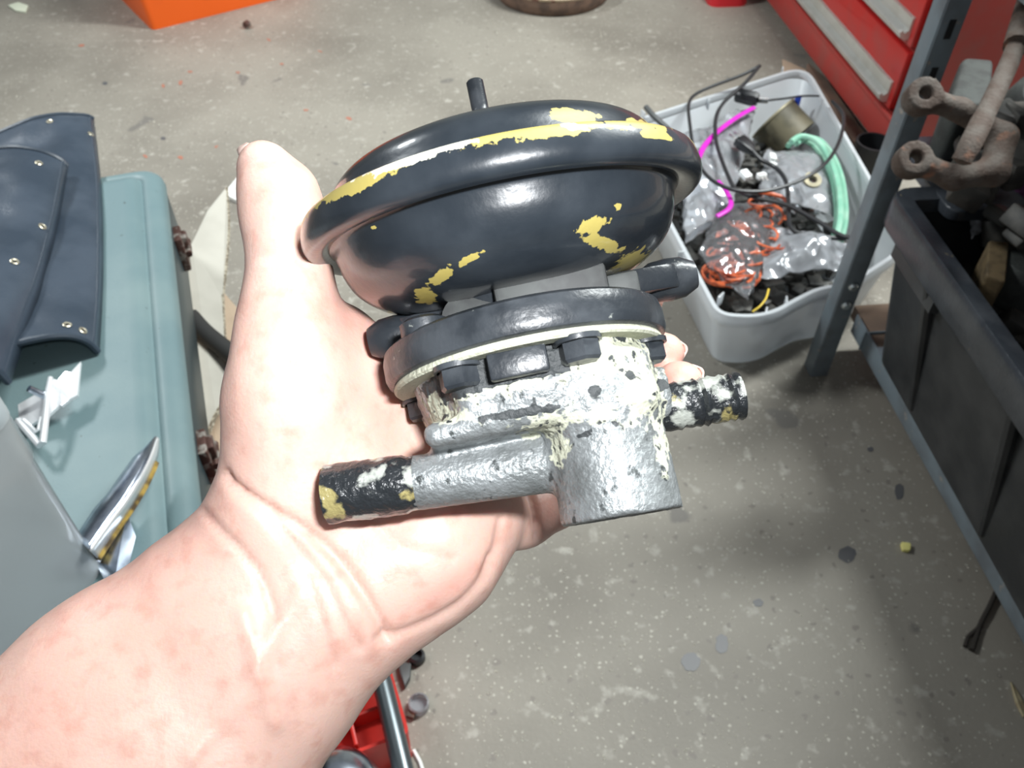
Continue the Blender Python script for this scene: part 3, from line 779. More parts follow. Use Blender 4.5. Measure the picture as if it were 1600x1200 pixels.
for i, (x, y, z, s_, lb) in enumerate(((1165, 273, .128, (.016, .020, .010), 'bright white square connector block in the bin below the plug'), (1207, 246, .118, (.020, .012, .010), 'white connector nearest to the olive tin'), (1206, 258, .116, (.016, .014, .010), 'white connector just below another beside the plug cord'), (1190, 275, .117, (.017, .012, .011), 'small white connector between the square block and silver parts'))):
    b = MB(); b.box(at(x, y, z), s_, Matrix.Rotation(.5 + i, 4, 'Z') @ Matrix.Rotation(.2, 4, 'X'), bev=.002)
    t = thing('wire_connector', lb, 'connector', tuple(at(x, y, z)), group='white connectors in the bin')
    b.build('connector_body', M_white, t)
    b = MB(); p = at(x, y, z)
    for s2_ in (-.004, .004): b.tube([p + np.array([s2_, 0, .002]), p + np.array([s2_ + .006, -.012, -.002])], .0015, 6)
    b.build('terminal', M_prong, t)
b = MB(); p = at(1245, 162, .112); b.box(p, (.010, .010, .034), Matrix.Rotation(.5, 4, 'Z'), bev=.002); o = b.build('blue_clip', M_blue); tag(rebase(o), 'small bright blue clip on the inside wall of the bin', 'clip')
b = MB(); b.lathe([(.008, 0), (.016, 0), (.016, .008), (.008, .008), (.008, 0)], 24, Matrix.Translation(at(1268, 284, .108)) @ Matrix.Rotation(.4, 4, 'X')); o = b.build('copper_ring', M_olrim); tag(rebase(o), 'tan metal ring on top of the silver parts bag', 'ring')

# ------------------------------------------------------------------ things on the floor at the back
A = at(238, 48, 0); B_ = at(405, 6, 0); ex = (B_ - A) / np.linalg.norm(B_ - A); ey = np.array([-ex[1], ex[0], 0])
OM = Matrix(((ex[0], ey[0], 0, A[0]), (ex[1], ey[1], 0, A[1]), (0, 0, 1, 0), (0, 0, 0, 1)))
crate = thing('orange_crate', 'bright orange plastic crate on the floor at the far wall', 'crate', M=OM)
W_, D_, H_ = .46, .32, .24
def crect(g): return roundpoly([(-g, -g), (W_ + g, -g), (W_ + g, D_ + g), (-g, D_ + g)], .018, 4)
b = MB(); b.rings([lp(crect(0), 0), lp(crect(.018), H_), lp(crect(.014), H_), lp(crect(-.004), .006)]); b.build('crate_wall', M_orange, crate, local=True)
b = MB(); b.rings([lp(crect(.018), H_ - .02), lp(crect(.03), H_ - .02), lp(crect(.03), H_), lp(crect(.012), H_), lp(crect(.012), H_ - .004)], False, False); b.build('rim', M_orange, crate, local=True)
for x in (.035, .13, .33, .425):
    b = MB(); b.rings([[(x - .012, -.001, .03), (x + .012, -.001, .03), (x + .012, .02, .03), (x - .012, .02, .03)], [(x - .016, -.022, H_ - .03), (x + .016, -.022, H_ - .03), (x + .016, .0, H_ - .03), (x - .016, .0, H_ - .03)]]); b.build('rib', M_orange, crate, local=True)
b = MB(); b.rings([[(.155, -.004, .045), (.305, -.004, .045), (.305, .01, .045), (.155, .01, .045)], [(.15, -.010, .11), (.31, -.010, .11), (.31, .0, .11), (.15, .0, .11)]]); b.build('front_panel', M_orange, crate, local=True)

pc = at(866, 29, 0); pr = .17
pan = thing('round_pan', 'round rusty brown metal pan with a worn pale rim on the floor', 'pan', (pc[0], pc[1] + pr, 0))
b = MB(); b.lathe([(.001, .001), (pr - .012, .001), (pr - .004, .012), (pr, .030), (pr, .048), (pr - .010, .048), (pr - .014, .034), (.001, .030)], 72); b.build('pan_wall', M_rustpan, pan, local=True)
b = MB(); b.lathe([(pr + .001, .044), (pr + .003, .050), (pr - .002, .055), (pr - .014, .054), (pr - .016, .047), (pr + .001, .044)], 72); b.build('rim', M_panrim, pan, local=True)
tc_ = at(1128, 12, 0)
b = MB(); b.slab(roundpoly([(tc_[0] - .035, tc_[1]), (tc_[0] + .075, tc_[1] + .008), (tc_[0] + .07, tc_[1] + .2), (tc_[0] - .05, tc_[1] + .2)], .03, 6), 0, .06, .008)
o = b.build('red_tray', M_redp); tag(rebase(o), 'rounded corner of a red plastic tray on the floor beside the pan', 'tray')
# scraps behind the bin
slab_px('cardboard_scrap', M_card2, [(1222, 92), (1258, 108), (1280, 140), (1250, 150), (1225, 128)], .001, .004, 'small tan cardboard scrap on the floor behind the bin', 'cardboard', 0, .004)
slab_px('wood_offcut', M_board, [(1262, 98), (1290, 120), (1352, 208), (1335, 222), (1290, 170), (1255, 128)], .001, .02, 'brown board offcut on the floor between the bin and tool chest', 'wood', .002, .004)
b = MB(); c0 = at(1352, 268, 0); b.lathe([(.001, .001), (.032, .001), (.038, .03), (.038, .07), (.034, .07), (.034, .02), (.001, .015)], 36, Matrix.Translation(c0)); o = b.build('dark_pot', M_cord)
tag(rebase(o), 'round black pot on the floor between the tool chest and the bin', 'pot')

# ------------------------------------------------------------------ left side: green case, cardboard box, vinyl sleeves
ZT = .36
cs = [at(*p, ZT)[:2] for p in ((160, 262), (238, 252), (252, 300), (302, 790))]
dirn = (cs[3] - cs[2]) / np.linalg.norm(cs[3] - cs[2])
p_far = np.array(cs[1]) ; 
nrm = np.array([dirn[1], -dirn[0]]); nrm = nrm if nrm[0] < 0 else -nrm
fr_ = cs[2] - dirn * .085
case_poly = [fr_, cs[2] + dirn * .66, cs[2] + dirn * .66 + nrm * .46, fr_ + nrm * .46]
case = thing('green_case', 'blue green hard tool case with a ridged lid under the vinyl sleeves', 'case', (float(cs[2][0] - .2), float(cs[2][1] - .25), .24))
def cin(g, r=.035):
    c4 = [np.array(p) for p in case_poly]; m = sum(c4) / 4; d1, d2 = dirn, nrm
    q = [p + d1 * g * (1 if (m - p) @ d1 > 0 else -1) + d2 * g * (1 if (m - p) @ d2 > 0 else -1) for p in c4]
    return roundpoly(q, max(r - g * .8, .003), 8)
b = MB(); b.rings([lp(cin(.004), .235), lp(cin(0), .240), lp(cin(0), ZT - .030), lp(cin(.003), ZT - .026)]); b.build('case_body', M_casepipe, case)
b = MB(); loops = [lp(cin(-.001), ZT - .027), lp(cin(-.002), ZT - .0255), lp(cin(-.002), ZT - .024)]
for k in range(1, 5):
    a = PI / 2 * k / 4; loops.append(lp(cin(-.002 + .019 * (1 - math.cos(a))), ZT - .023 + .016 * math.sin(a)))
loops += [lp(cin(.022), ZT - .0075), lp(cin(.025), ZT - .0100), lp(cin(.028), ZT - .0075), lp(cin(.032), ZT - .002), lp(cin(.038), ZT - .0002), lp(cin(.046), ZT)]
b.rings(loops); b.build('case_lid', M_case, case)
for (x, y) in ((287, 388), (319, 715)):
    p = at(x, y, .29); b = MB(); ang = math.atan2(dirn[1], dirn[0])
    Mr = Matrix.Rotation(ang, 4, 'Z')
    pp = np.array([*(cs[2] + dirn * ((p[:2] - cs[2]) @ dirn)), .29]) - np.array([*nrm, 0]) * .004
    b.box(pp, (.034, .010, .05), Mr, bev=.002); b.box(pp - np.array([*nrm, 0]) * .007 + np.array([0, 0, .012]), (.018, .008, .02), Mr, bev=.002)
    b.tube([pp + np.array([*dirn, 0]) * -.016 - np.array([*nrm, 0]) * .008, pp + np.array([*dirn, 0]) * .016 - np.array([*nrm, 0]) * .008], .0045, 8)
    b.build('latch', M_latch, case)

# cardboard box under the case, flaps open on the right
bx = thing('cardboard_box', 'open cardboard box under the green case with a flap sticking out', 'cardboard box', (float(cs[2][0] - .2), float(cs[2][1] - .25), 0))
bo = roundpoly([fr_, cs[2] + dirn * .38, cs[2] + dirn * .38 + nrm * .46, fr_ + nrm * .46], .006, 2)
bo = inset(bo, .012)
b = MB(); b.rings([lp(bo, .0), lp(bo, .232), lp(inset(bo, .004), .232), lp(inset(bo, .004), .004)]); b.build('box_wall', M_card2, bx)
def sheet(pts3, th, name, m, parent):
    P = [np.array(p) for p in pts3]; n = np.cross(P[1] - P[0], P[2] - P[0]); n /= np.linalg.norm(n)
    b = MB(); b.rings([[tuple(p) for p in P], [tuple(p + n * th) for p in P]]); return b.build(name, m, parent, smooth=0)
sheet([at(262, 420, .22), at(300, 384, .215), at(325, 332, .212), at(354, 296, .21), at(357, 360, .20), at(352, 430, .198), at(348, 470, .197), at(353, 560, .198), at(358, 612, .20), at(338, 650, .21), at(318, 700, .215), at(285, 710, .22)], .004, 'flap', M_card, bx)
b = MB(); b.tube(spline([at(*p) + np.array([0, 0, .002]) for p in ((354, 296, .21), (357, 360, .20), (352, 430, .198), (348, 470, .197), (353, 560, .198), (358, 612, .20), (338, 650, .21), (318, 700, .215))], 14), .0030, 6); b.build('corrugated_edge', M_flute, bx)
sheet([at(348, 455, .16), at(392, 505, .15), at(420, 640, .15), at(400, 780, .15), at(320, 790, .17), at(310, 690, .17)], .004, 'lower_flap', M_card2, bx)
b = MB(); b.slab(roundpoly([at(x, y, .008)[:2] for x, y in ((352, 300), (378, 268), (396, 275), (392, 308), (370, 314), (358, 308))], .004, 3), .001, .010, .003); o = b.build('foam_scrap', M_foam); tag(rebase(o), 'crumbling white foam scrap on the floor at the thumb tip', 'foam')

# black strap/handle bar running out of the box
b = MB(); sp_ = spline([at(296, 494, .225), at(320, 520, .222), at(370, 560, .215), at(430, 610, .20), at(500, 660, .17)], 5)
b.tube(sp_, .013, 10, flat=.75); o = b.build('black_bar', M_strap); tag(rebase(o), 'black rubber covered bar lying across the cardboard flap behind the wrist', 'bar')

# vinyl sleeves
def sleeve(label, left, right, h0, z0, grom, seed, power=.5, hem=True):
    Lp = spline([at(x, y, z0) for x, y in left], 10); Rp = spline([at(x, y, z0) for x, y in right], 10)
    Lp, Rp = np.array(Lp), np.array(Rp)
    def samp(P, s): t = s * (len(P) - 1); i = min(int(t), len(P) - 2); return P[i] * (1 - (t - i)) + P[i + 1] * (t - i)
    def fn(u, v):
        a, c = samp(Lp, v), samp(Rp, v)
        p = a * (1 - u) + c * u
        k = max(0, 1 - abs(2 * u - 1) ** 3.2) ** power
        h = h0 * (1 - .25 * math.cos(3.1 * v)) * k
        nn = mnoise.noise(Vector((p[0] * 16 + seed, p[1] * 11, seed))) * .008 * k + mnoise.noise(Vector((p[0] * 40 + seed, p[1] * 30, seed))) * .002 * k
        return (p[0], p[1], p[2] + max(h + nn, .001))
    t = thing('vinyl_sleeve', label, 'sleeve', tuple(fn(.5, .5)[:2]) + (z0,), group='blue black vinyl sleeves on the green case')
    b = MB(); b.grid(fn, 60, 60); b.build('vinyl', M_leather, t, thick=.0035)
    for v in (0.0, 1.0):
        b = MB(); b.tube([np.array(fn(k / 40, v)) + np.array([0, 0, .001]) for k in range(41)], .0036, 8); b.build('hem', M_leather2, t)
    b = MB(); b.tube([np.array(fn(.985, k / 40)) + np.array([0, 0, .0008]) for k in range(41)], .0022, 6); b.build('seam', M_leather2, t)
    for u, v in grom:
        c = np.array(fn(u, v)); c1 = np.array(fn(u + .02, v)); c2 = np.array(fn(u, v + .02)); n = np.cross(c1 - c, c2 - c); n /= np.linalg.norm(n); n = n if n[2] > 0 else -n
        Mg = Matrix.Translation(Vector(c + n * .0018)) @ Vector((0, 0, 1)).rotation_difference(Vector(n)).to_matrix().to_4x4()
        b = MB(); b.lathe([(.0022, 0), (.0042, 0), (.0044, .0009), (.0036, .0014), (.0024, .0010), (.0022, 0)], 18, Mg); e = b.build('eyelet', M_brass, t)
        b = MB(); b.lathe([(.0001, .0003), (.0023, .0003)], 14, Mg); b.build('eyelet_hole', M_dark, e)
    return t
sleeve('larger back vinyl sleeve with an open end above the chrome emblem', [(-90, 262), (-90, 420), (-60, 610)], [(146, 188), (158, 300), (160, 430), (154, 552)], .026, ZT + .001,
       [(.74, .05), (.975, .12), (.84, .93), (.93, .95)], 2.0)
sleeve('smaller front vinyl sleeve lying over the other at the frame edge', [(-150, 262), (-150, 430), (-150, 640)], [(106, 262), (88, 360), (58, 470), (15, 600)], .036, ZT + .030,
       [(.88, .10), (.955, .38), (.87, .58), (.60, .30)], 7.0)

# chrome emblem on the case
ze = ZT + .012
emb = thing('chrome_emblem', 'chrome winged badge with a triangular point lying on the green case', 'emblem', tuple(at(80, 630, ZT)))
def facet(pts, zs, th=.003):
    top = [at(x, y, z) for (x, y), z in zip(pts, zs)]
    b = MB(); b.rings([[tuple(p) for p in top], [tuple(p - np.array([0, 0, th])) for p in top]]); return b
facet([(78, 604), (84, 592), (90, 594), (102, 580), (110, 582), (126, 565), (121, 617), (108, 624), (96, 634), (94, 632), (72, 652)], [.384, .386, .386, .387, .387, .388, .380, .380, .379, .379, .378]).build('wing', M_chrome, emb, smooth=0)
facet([(28, 632), (52, 618), (66, 612), (72, 625), (70, 650), (60, 656), (48, 664), (30, 655)], [.376, .380, .383, .383, .378, .376, .374, .374]).build('wing', M_chrome, emb, smooth=0)
b = MB(); b.tube(pz([(79, 590, .392), (76, 610, .390), (72, 650, .386), (67, 692, .380), (62, 696, .378), (28, 657, .378)]), [.0022, .003, .0032, .0032, .0032, .0032], 8); b.build('pointed_frame', M_chrome, emb)
b = MB(); b.tube(pz([(64, 652, .384), (60, 672, .381), (56, 674, .380), (36, 656, .380)]), .0017, 8); b.build('inner_frame', M_chrome, emb)
b = MB(); b.tube(pz([(73, 619, .386), (60, 614, .392), (45, 607, .400)]), [.0042, .0034, .0032], 10); b.build('stud', M_chromes, emb)
# chrome blade
bl = thing('trim_spear', 'pointed scuffed chrome trim blade with a yellowed edge on the case', 'trim', tuple(at(190, 780, ZT)))
Lft = [(240, 688, .385), (212, 712, .388), (192, 738, .390), (168, 772, .392), (148, 795, .392), (118, 840, .392)]
Rdg = [(245, 683, .385), (236, 708, .397), (220, 742, .402), (196, 782, .404), (172, 815, .404), (140, 860, .404)]
Rgt = [(248, 686, .382), (246, 712, .378), (232, 748, .376), (208, 790, .374), (184, 824, .372), (152, 872, .372)]
b = MB(); sL, sR = spline(pz(Lft), 6), spline(pz(Rdg), 6)
b.grid(lambda u, v: tuple(sL[int(v * 30)] * (1 - u) + sR[int(v * 30)] * u + np.array([0, 0, .002 * math.sin(PI * u)])), 6, 30); b.build('polished_face', M_chromes, bl, thick=.0012)
b = MB(); sG = spline(pz(Rgt), 6)
b.grid(lambda u, v: tuple(sR[int(v * 30)] * (1 - u) + sG[int(v * 30)] * u), 3, 30); b.build('bevel_face', M_chrome, bl, thick=.0012)
b = MB(); b.tube([p for p in sG[8:]], .0035, 6); b.build('yellowed_edge', M_chip_y, bl)
b = MB(); b.rings([pz([(198, 800, .372), (212, 838, .368), (200, 890, .366), (175, 930, .366), (150, 880, .366)]), pz([(198, 800, .366), (212, 838, .362), (200, 890, .361), (175, 930, .361), (150, 880, .361)])]); o = b.build('chrome_strip', M_chromes, smooth=0); tag(rebase(o), 'small flat chrome strip lying under the pointed chrome blade', 'trim')

# clear plastic box in the lower left corner
pcx = at(24, 632, .55)
q0 = pcx[:2]; dA = np.array([-.80, -.60]); dB = np.array([-.55, .835])
ZB = ZT + .001
clr = thing('clear_box', 'smoky clear plastic storage box standing on the near end of the case', 'box', (q0[0] - .12, q0[1] - .02, ZB))
dA = np.array([-.35, -.937]); dB = np.array([-.937, .20]); dA /= np.linalg.norm(dA); dB /= np.linalg.norm(dB)
ko = roundpoly([q0, q0 + dA * .26, q0 + dA * .26 + dB * .24, q0 + dB * .24], .022, 6)
b = MB(); b.rings([lp(inset(ko, .006), ZB), lp(inset(ko, .005), ZB + .004), lp(ko, .50), lp(inset(ko, -.004), .505), lp(inset(ko, -.004), .556), lp(inset(ko, -.001), .556), lp(inset(ko, .003), .50), lp(inset(ko, .008), ZB + .006)]); b.build('box_wall', M_box, clr)
b = MB(); b.rings([lp(inset(ko, -.006), .545), lp(inset(ko, -.006), .560), lp(inset(ko, .002), .566), lp(inset(ko, .012), .566), lp(inset(ko, .012), .560), lp(inset(ko, -.004), .545)], False, False); b.build('rim', M_box, clr)

# ------------------------------------------------------------------ lower edge: red organizer, rod, chrome dome
RM = at(600, 1110, .06)
org = thing('red_organizer', 'red plastic parts organizer on the floor below the wrist', 'organizer', (RM[0] - .05, RM[1] + .03, 0))
zo = .075
pR0, pR1 = at(608, 1035, zo)[:2], at(640, 1146, zo)[:2]
dd = (pR1 - pR0) / np.linalg.norm(pR1 - pR0); nn_ = np.array([dd[1], -dd[0]]); nn_ = nn_ if nn_[0] < 0 else -nn_
p0 = pR0 - dd * .12
oo = roundpoly([p0, pR1, pR1 + nn_ * .20, p0 + nn_ * .20], .008, 3)
b = MB(); b.rings([lp(inset(oo, .004), 0), lp(oo, zo), lp(inset(oo, .007), zo), lp(inset(oo, .010), .045)]); b.build('tray_wall', M_redbox, org)
for k in (.055, .085, .14):
    c = (p0 + pR1) / 2 + nn_ * k
    b = MB(); b.box((c[0], c[1], .042), (np.linalg.norm(pR1 - p0) - .02, .004, .058), Matrix.Rotation(math.atan2(dd[1], dd[0]), 4, 'Z'), bev=.001); b.build('divider', M_redbox, org)
b = MB(); c = p0 * .2 + pR1 * .8 + nn_ * .07
b.box((c[0], c[1], .042), (.004, .12, .058), Matrix.Rotation(math.atan2(dd[1], dd[0]), 4, 'Z'), bev=.001); b.build('cross_divider', M_redbox, org)
b = MB(); b.tube([at(560, 960, .095), at(598, 1070, .092), at(628, 1195, .090), at(660, 1330, .086)], .0105, 14); o = b.build('steel_rod', M_rod); tag(rebase(o), 'dark steel rod lying across the red organizer', 'rod')
b = MB(); c0 = at(524, 1222, .12); b.lathe([(.04, -.03), (.039, -.016), (.035, -.003), (.027, .006), (.016, .012), (.006, .0145), (.0001, .015)], 40, Matrix.Translation(c0)); b.lathe([(.04, -.03), (.042, -.034), (.042, -.119), (.0001, -.119)], 40, Matrix.Translation(c0))
o = b.build('chrome_dome', M_chromes); tag(rebase(o), 'round chrome domed cap at the bottom edge near the red organizer', 'cap')

# small litter on the floor
def litter(name, m, pts, z1, label, cat, rr=.003):
    return slab_px(name, m, pts, .0008, z1, label, cat, .0012, rr)
litter('yellow_chip', M_yellow, [(1408, 846), (1424, 848), (1423, 860), (1411, 859)], .006, 'small pale yellow chip on the floor left of the shelf edge', 'chip')
litter('paper_scrap', M_pale, [(12, 8), (28, 3), (44, 8), (40, 18), (24, 16)], .005, 'pale crumpled paper scrap on the floor at the far left corner', 'paper')
litter('leaf_scrap', M_leaf, [(1043, 432), (1052, 424), (1066, 440), (1058, 452), (1044, 456)], .005, 'tan dry leaf scrap on the floor beside the plastic bin', 'leaf')
litter('leaf_shard', M_leaf, [(1580, 1064), (1592, 1082), (1606, 1110), (1600, 1120), (1588, 1098)], .004, 'pointed tan leaf shard on the floor near the shelf corner', 'leaf', .001)
b = MB(); b.tube(spline(pz([(1556, 926, .005), (1545, 950, .005), (1530, 980, .004), (1519, 1016, .004)]), 5), .0032, 7); b.tube(pz([(1530, 980, .004), (1512, 996, .004), (1508, 1010, .004)]), .0026, 7); o = b.build('forked_twig', M_stick); tag(rebase(o), 'dark forked twig poking out from under the shelf', 'twig')
b = MB(); b.tube([at(388, 36, .012), at(383, 40, .010)], [.009, .010], 10); o = b.build('rusty_nut', M_latch); tag(rebase(o), 'small rusty nut on the floor near the orange crate', 'nut')
cp = at(652, 1030, 0)
b = MB(); b.lathe([(.0001, .001), (.010, .001), (.010, .010), (.007, .012), (.007, .004), (.0001, .004)], 20, Matrix.Translation(cp)); o = b.build('black_grommet', M_cord); tag(rebase(o), 'small round black rubber grommet on the floor beside the wrist', 'grommet')
litter('black_wedge', M_cordg, [(622, 1034), (642, 1036), (640, 1058), (632, 1072), (624, 1050)], .010, 'torn dark plastic wedge between the organizer and the grommet', 'plastic piece', .001)
cp = at(655, 1104, 0)
b = MB(); b.lathe([(.0001, .001), (.012, .001), (.012, .011), (.010, .012), (.010, .003), (.0001, .003)], 24, Matrix.Translation(cp)); o = b.build('bottle_top', M_bagd); tag(rebase(o), 'small clear round cap on the floor right of the red organizer', 'cap')
litter('brown_chip', M_rust, [(636, 1108), (650, 1112), (646, 1122), (634, 1118)], .008, 'brown rusty chip touching the small clear cap', 'chip', .001)
b = MB(); b.tube(pz([(646, 1172, .002), (656, 1190, .002), (664, 1215, .002)]), .0022, 6); o = b.build('white_sliver', M_white); tag(rebase(o), 'thin white plastic sliver on the floor at the bottom edge', 'sliver')
# flat red paint smears and dark oil spots on the concrete
b = MB()
for (x, y, rx, ry, an) in ((127, 71, 10, 4, -10), (282, 129, 6, 8, 20), (297, 112, 8, 3, 0), (255, 134, 5, 6, 0), (227, 244, 8, 4, 25), (338, 229, 6, 3, -30), (545, 185, 10, 5, 20), (478, 172, 8, 3, 0), (372, 113, 7, 3, 10), (282, 246, 9, 5, 15), (440, 100, 6, 3, 0), (500, 80, 8, 2, 20), (420, 62, 7, 3, 30)):
    c, s_ = math.cos(R(an)), math.sin(R(an)); rr = [1 + .35 * mnoise.noise(Vector((x + k, y, k * 1.3))) for k in range(14)]
    P = [at(x + (rx * .5 * math.cos(2 * PI * k / 14) * c - ry * .5 * math.sin(2 * PI * k / 14) * s_) * rr[k], y + (rx * .5 * math.cos(2 * PI * k / 14) * s_ + ry * .5 * math.sin(2 * PI * k / 14) * c) * rr[k], .0006) for k in range(14)]
    b.add(P, [tuple(range(14))])
o = b.build('paint_smears', M_redmark, smooth=0); o.parent = floor; o['kind'] = 'stuff'
M_oil = mat('dark_oil_stain', (0.105, 0.105, 0.108), 0.45)
b = MB()
for (x, y, rx, ry) in ((1324, 866, 28, 24), (1079, 1034, 30, 30), (1128, 1006, 20, 30), (1185, 942, 16, 12), (1405, 768, 14, 26), (1360, 702, 10, 8), (255, 216, 8, 5), (164, 130, 9, 5)):
    rr = [1 + .3 * mnoise.noise(Vector((x + k, y, k * 1.3))) for k in range(20)]
    b.add([at(x + rx * .5 * math.cos(2 * PI * k / 20) * rr[k], y + ry * .5 * math.sin(2 * PI * k / 20) * rr[k], .0005) for k in range(20)], [tuple(range(20))])
o = b.build('oil_stains', M_oil, smooth=0); o.parent = floor; o['kind'] = 'stuff'
# pale grit scattered over the concrete: nobody could count it
b = MB()
def grit(x, y, s_):
    p = at(x, y, 0); a = rng.uniform(0, 6)
    pts = [(p[0] + s_ * math.cos(a + k * 2.09) * rng.uniform(.5, 1), p[1] + s_ * math.sin(a + k * 2.09) * rng.uniform(.5, 1), 0.0002) for k in range(3)]
    b.add(pts + [(p[0], p[1], s_ * .6)], [(0, 1, 2), (0, 1, 3), (1, 2, 3), (2, 0, 3)])
for k in range(2600):
    x, y = rng.uniform(640, 1600), rng.uniform(560, 1230)
    if rng.uniform() > math.exp(-((x - 930) / 330) ** 2) + .10: continue
    grit(x, y, rng.choice([.0009, .0014, .0022], p=[.42, .38, .20]))
for k in range(1500):
    grit(rng.uniform(-20, 1250), rng.uniform(-10, 420), rng.choice([.0012, .002, .0032], p=[.55, .35, .10]))
o = b.build('pale_grit', M_grit, smooth=0); tag(o, 'pale grit and dust flecks scattered over the concrete floor', 'grit', kind='stuff')

# ------------------------------------------------------------------ the held part: diaphragm unit on a cast housing
wv = np.array([.2, -.975, .030]); wv /= np.linalg.norm(wv)
uv = np.array([.978, .21, .0]); uv -= wv * (uv @ wv); uv /= np.linalg.norm(uv)
vv = np.cross(wv, uv)
c2w = lambda q: cR * q[0] + cU * q[1] - cF * q[2]
O3 = atd(784, 334, .25)
U3, V3, W3 = c2w(uv), c2w(vv), c2w(wv)
U3, V3, W3 = U3 * 1.035, V3 * 1.035, W3 * 1.035
DM = Matrix(((U3[0], V3[0], W3[0], O3[0]), (U3[1], V3[1], W3[1], O3[1]), (U3[2], V3[2], W3[2], O3[2]), (0, 0, 0, 1)))
mm = .001
def d2w(P): P = np.asarray(P); return O3 + P[:, :1] * U3 + P[:, 1:2] * V3 + P[:, 2:3] * W3
dev = thing('diaphragm_unit', 'old black vacuum diaphragm can on a corroded alloy housing held in the hand', 'machine part', M=DM)
def dlathe(name, prof, m, n=96, sub=1, chips=None, cap0=False, cap1=False):
    if name in ('crimped_rim', 'upper_shell', 'lower_shell'): prof = [(r * .972, z) for r, z in prof]
    P = []
    for i in range(len(prof) - 1):
        a, c = prof[i], prof[i + 1]; L_ = math.hypot(a[0] - c[0], a[1] - c[1]); k = max(1, int(L_ / sub))
        for j in range(k): P.append((a[0] + (c[0] - a[0]) * j / k, a[1] + (c[1] - a[1]) * j / k))
    P.append(prof[-1])
    b = MB(); b.lathe([(r * mm, z * mm) for r, z in P], n, None, cap0, cap1)
    at_ = None
    if chips:
        A_ = np.array(b.v); x, y = proj(d2w(A_)); at_ = chips(A_ / mm, x, y)
    return b.build(name, m, dev, local=True, smooth=35, attrs=at_)
def sprof(p, n=5): return [tuple(q) for q in spline(p, n)]
def rim_chips(A_, x, y):
    r = np.hypot(A_[:, 0], A_[:, 1]); an = np.degrees(np.arctan2(A_[:, 1], A_[:, 0]))
    edge = np.clip(1 - np.abs(A_[:, 2] + 4.4) / 4.8, 0, 1) * (r > 52.5)
    k = np.array([mnoise.noise(Vector((a_ * .045, 0, 0))) for a_ in an])
    chip = edge * (.86 + 1.1 * k)
    chip = np.maximum(chip, blobs(x, y, [(895, 180, 40, 14, 8), (1030, 215, 32, 14, 30), (750, 205, 40, 8, -8), (560, 285, 60, 14, -28)]) * .9 * (A_[:, 2] < 0))
    bare = edge * blobs(x, y, [(640, 250, 75, 16, -22), (700, 228, 40, 9, -12), (910, 200, 30, 8, 8)], 1.0) * 1.0  # pale bare patches, plus a white highlight painted on the rim
    return {'chip': chip, 'bare': bare * 1.05}
# crimped rim
dlathe('crimped_rim', sprof([(53.5, -4.5), (56, -5.2), (58.2, -4.2), (59.2, -1), (59.2, 2.0), (58.0, 4.2), (55.5, 5.0), (52.5, 4.0), (51, 2.5)]), M_paint, 300, .7, rim_chips)
# upper dome
dlathe('upper_shell', sprof([(54, -4.6), (51.5, -5.5), (50, -8), (47.5, -12.5), (43, -16), (34, -19), (22, -21), (10, -21.5), (3, -21.6)]), M_paint, 180, .8,
       lambda A_, x, y: {'chip': blobs(x, y, [(895, 182, 42, 14, 8), (1010, 205, 40, 16, 20)]) * .9, 'bare': np.zeros(len(x))}, cap1=True)
dlathe('vacuum_nipple', [(.001, -40), (2.0, -40), (2.5, -39.5), (2.5, -31), (3.2, -30), (3.2, -28), (2.6, -27), (2.6, -23), (4.5, -21.5)], M_satin, 24, 1)
# lower dish
def dish_chips(A_, x, y):
    c = blobs(x, y, [(925, 352, 26, 13, -28), (940, 378, 40, 11, 22), (965, 322, 7, 6, 0), (985, 412, 34, 16, -38), (955, 432, 30, 12, -20), (735, 404, 24, 6, -28), (690, 432, 24, 10, -38), (665, 460, 16, 16, 0), (585, 355, 6, 4, 0), (600, 494, 14, 5, -30)], .8)
    return {'chip': c * .95, 'bare': np.zeros(len(x))}
dlathe('lower_shell', sprof([(52.5, 3.2), (51, 4.5), (50.2, 7), (49.2, 11), (46.8, 15.5), (42.5, 19.5), (37, 22.5), (32, 24.2), (27, 24.8), (20, 25)]), M_paint, 280, .7, dish_chips, cap1=True)
def zero(A_, x, y): return {'chip': np.zeros(len(x)), 'bare': np.zeros(len(x))}
# strap with rounded ears under the dish
b = MB()
ear = roundpoly([(-39, -16), (-39, 2), (-30, 8), (30, 8), (47, 3), (47, -13), (34, -20), (-30, -20)], 6, 5)
b.rings([[(p[0] * mm, p[1] * mm, z * mm) for p in inset(ear, g)] for z, g in ((24.5, 1), (25.2, .2), (30.5, .2), (31.2, 1))]); b.build('strap', M_satin, dev, local=True)
for c, r0, l0 in (((44, -5, 28), 5.5, 5), ((-36.5, 0, 29), 5.5, 5)):
    b = MB(); b.lathe([(r * mm, z * mm) for r, z in ((.01, -6), (4, -5.6), (6, -3), (6.4, 0), (6, 3), (4, 5.6), (.01, 6))], 24, Matrix.Translation(Vector(c) * mm) @ Matrix.Rotation(R(90), 4, 'Y') @ Matrix.Diagonal((1.0, 1, 1.5, 1)))
    b.build('rounded_ear', M_satin, dev, local=True)
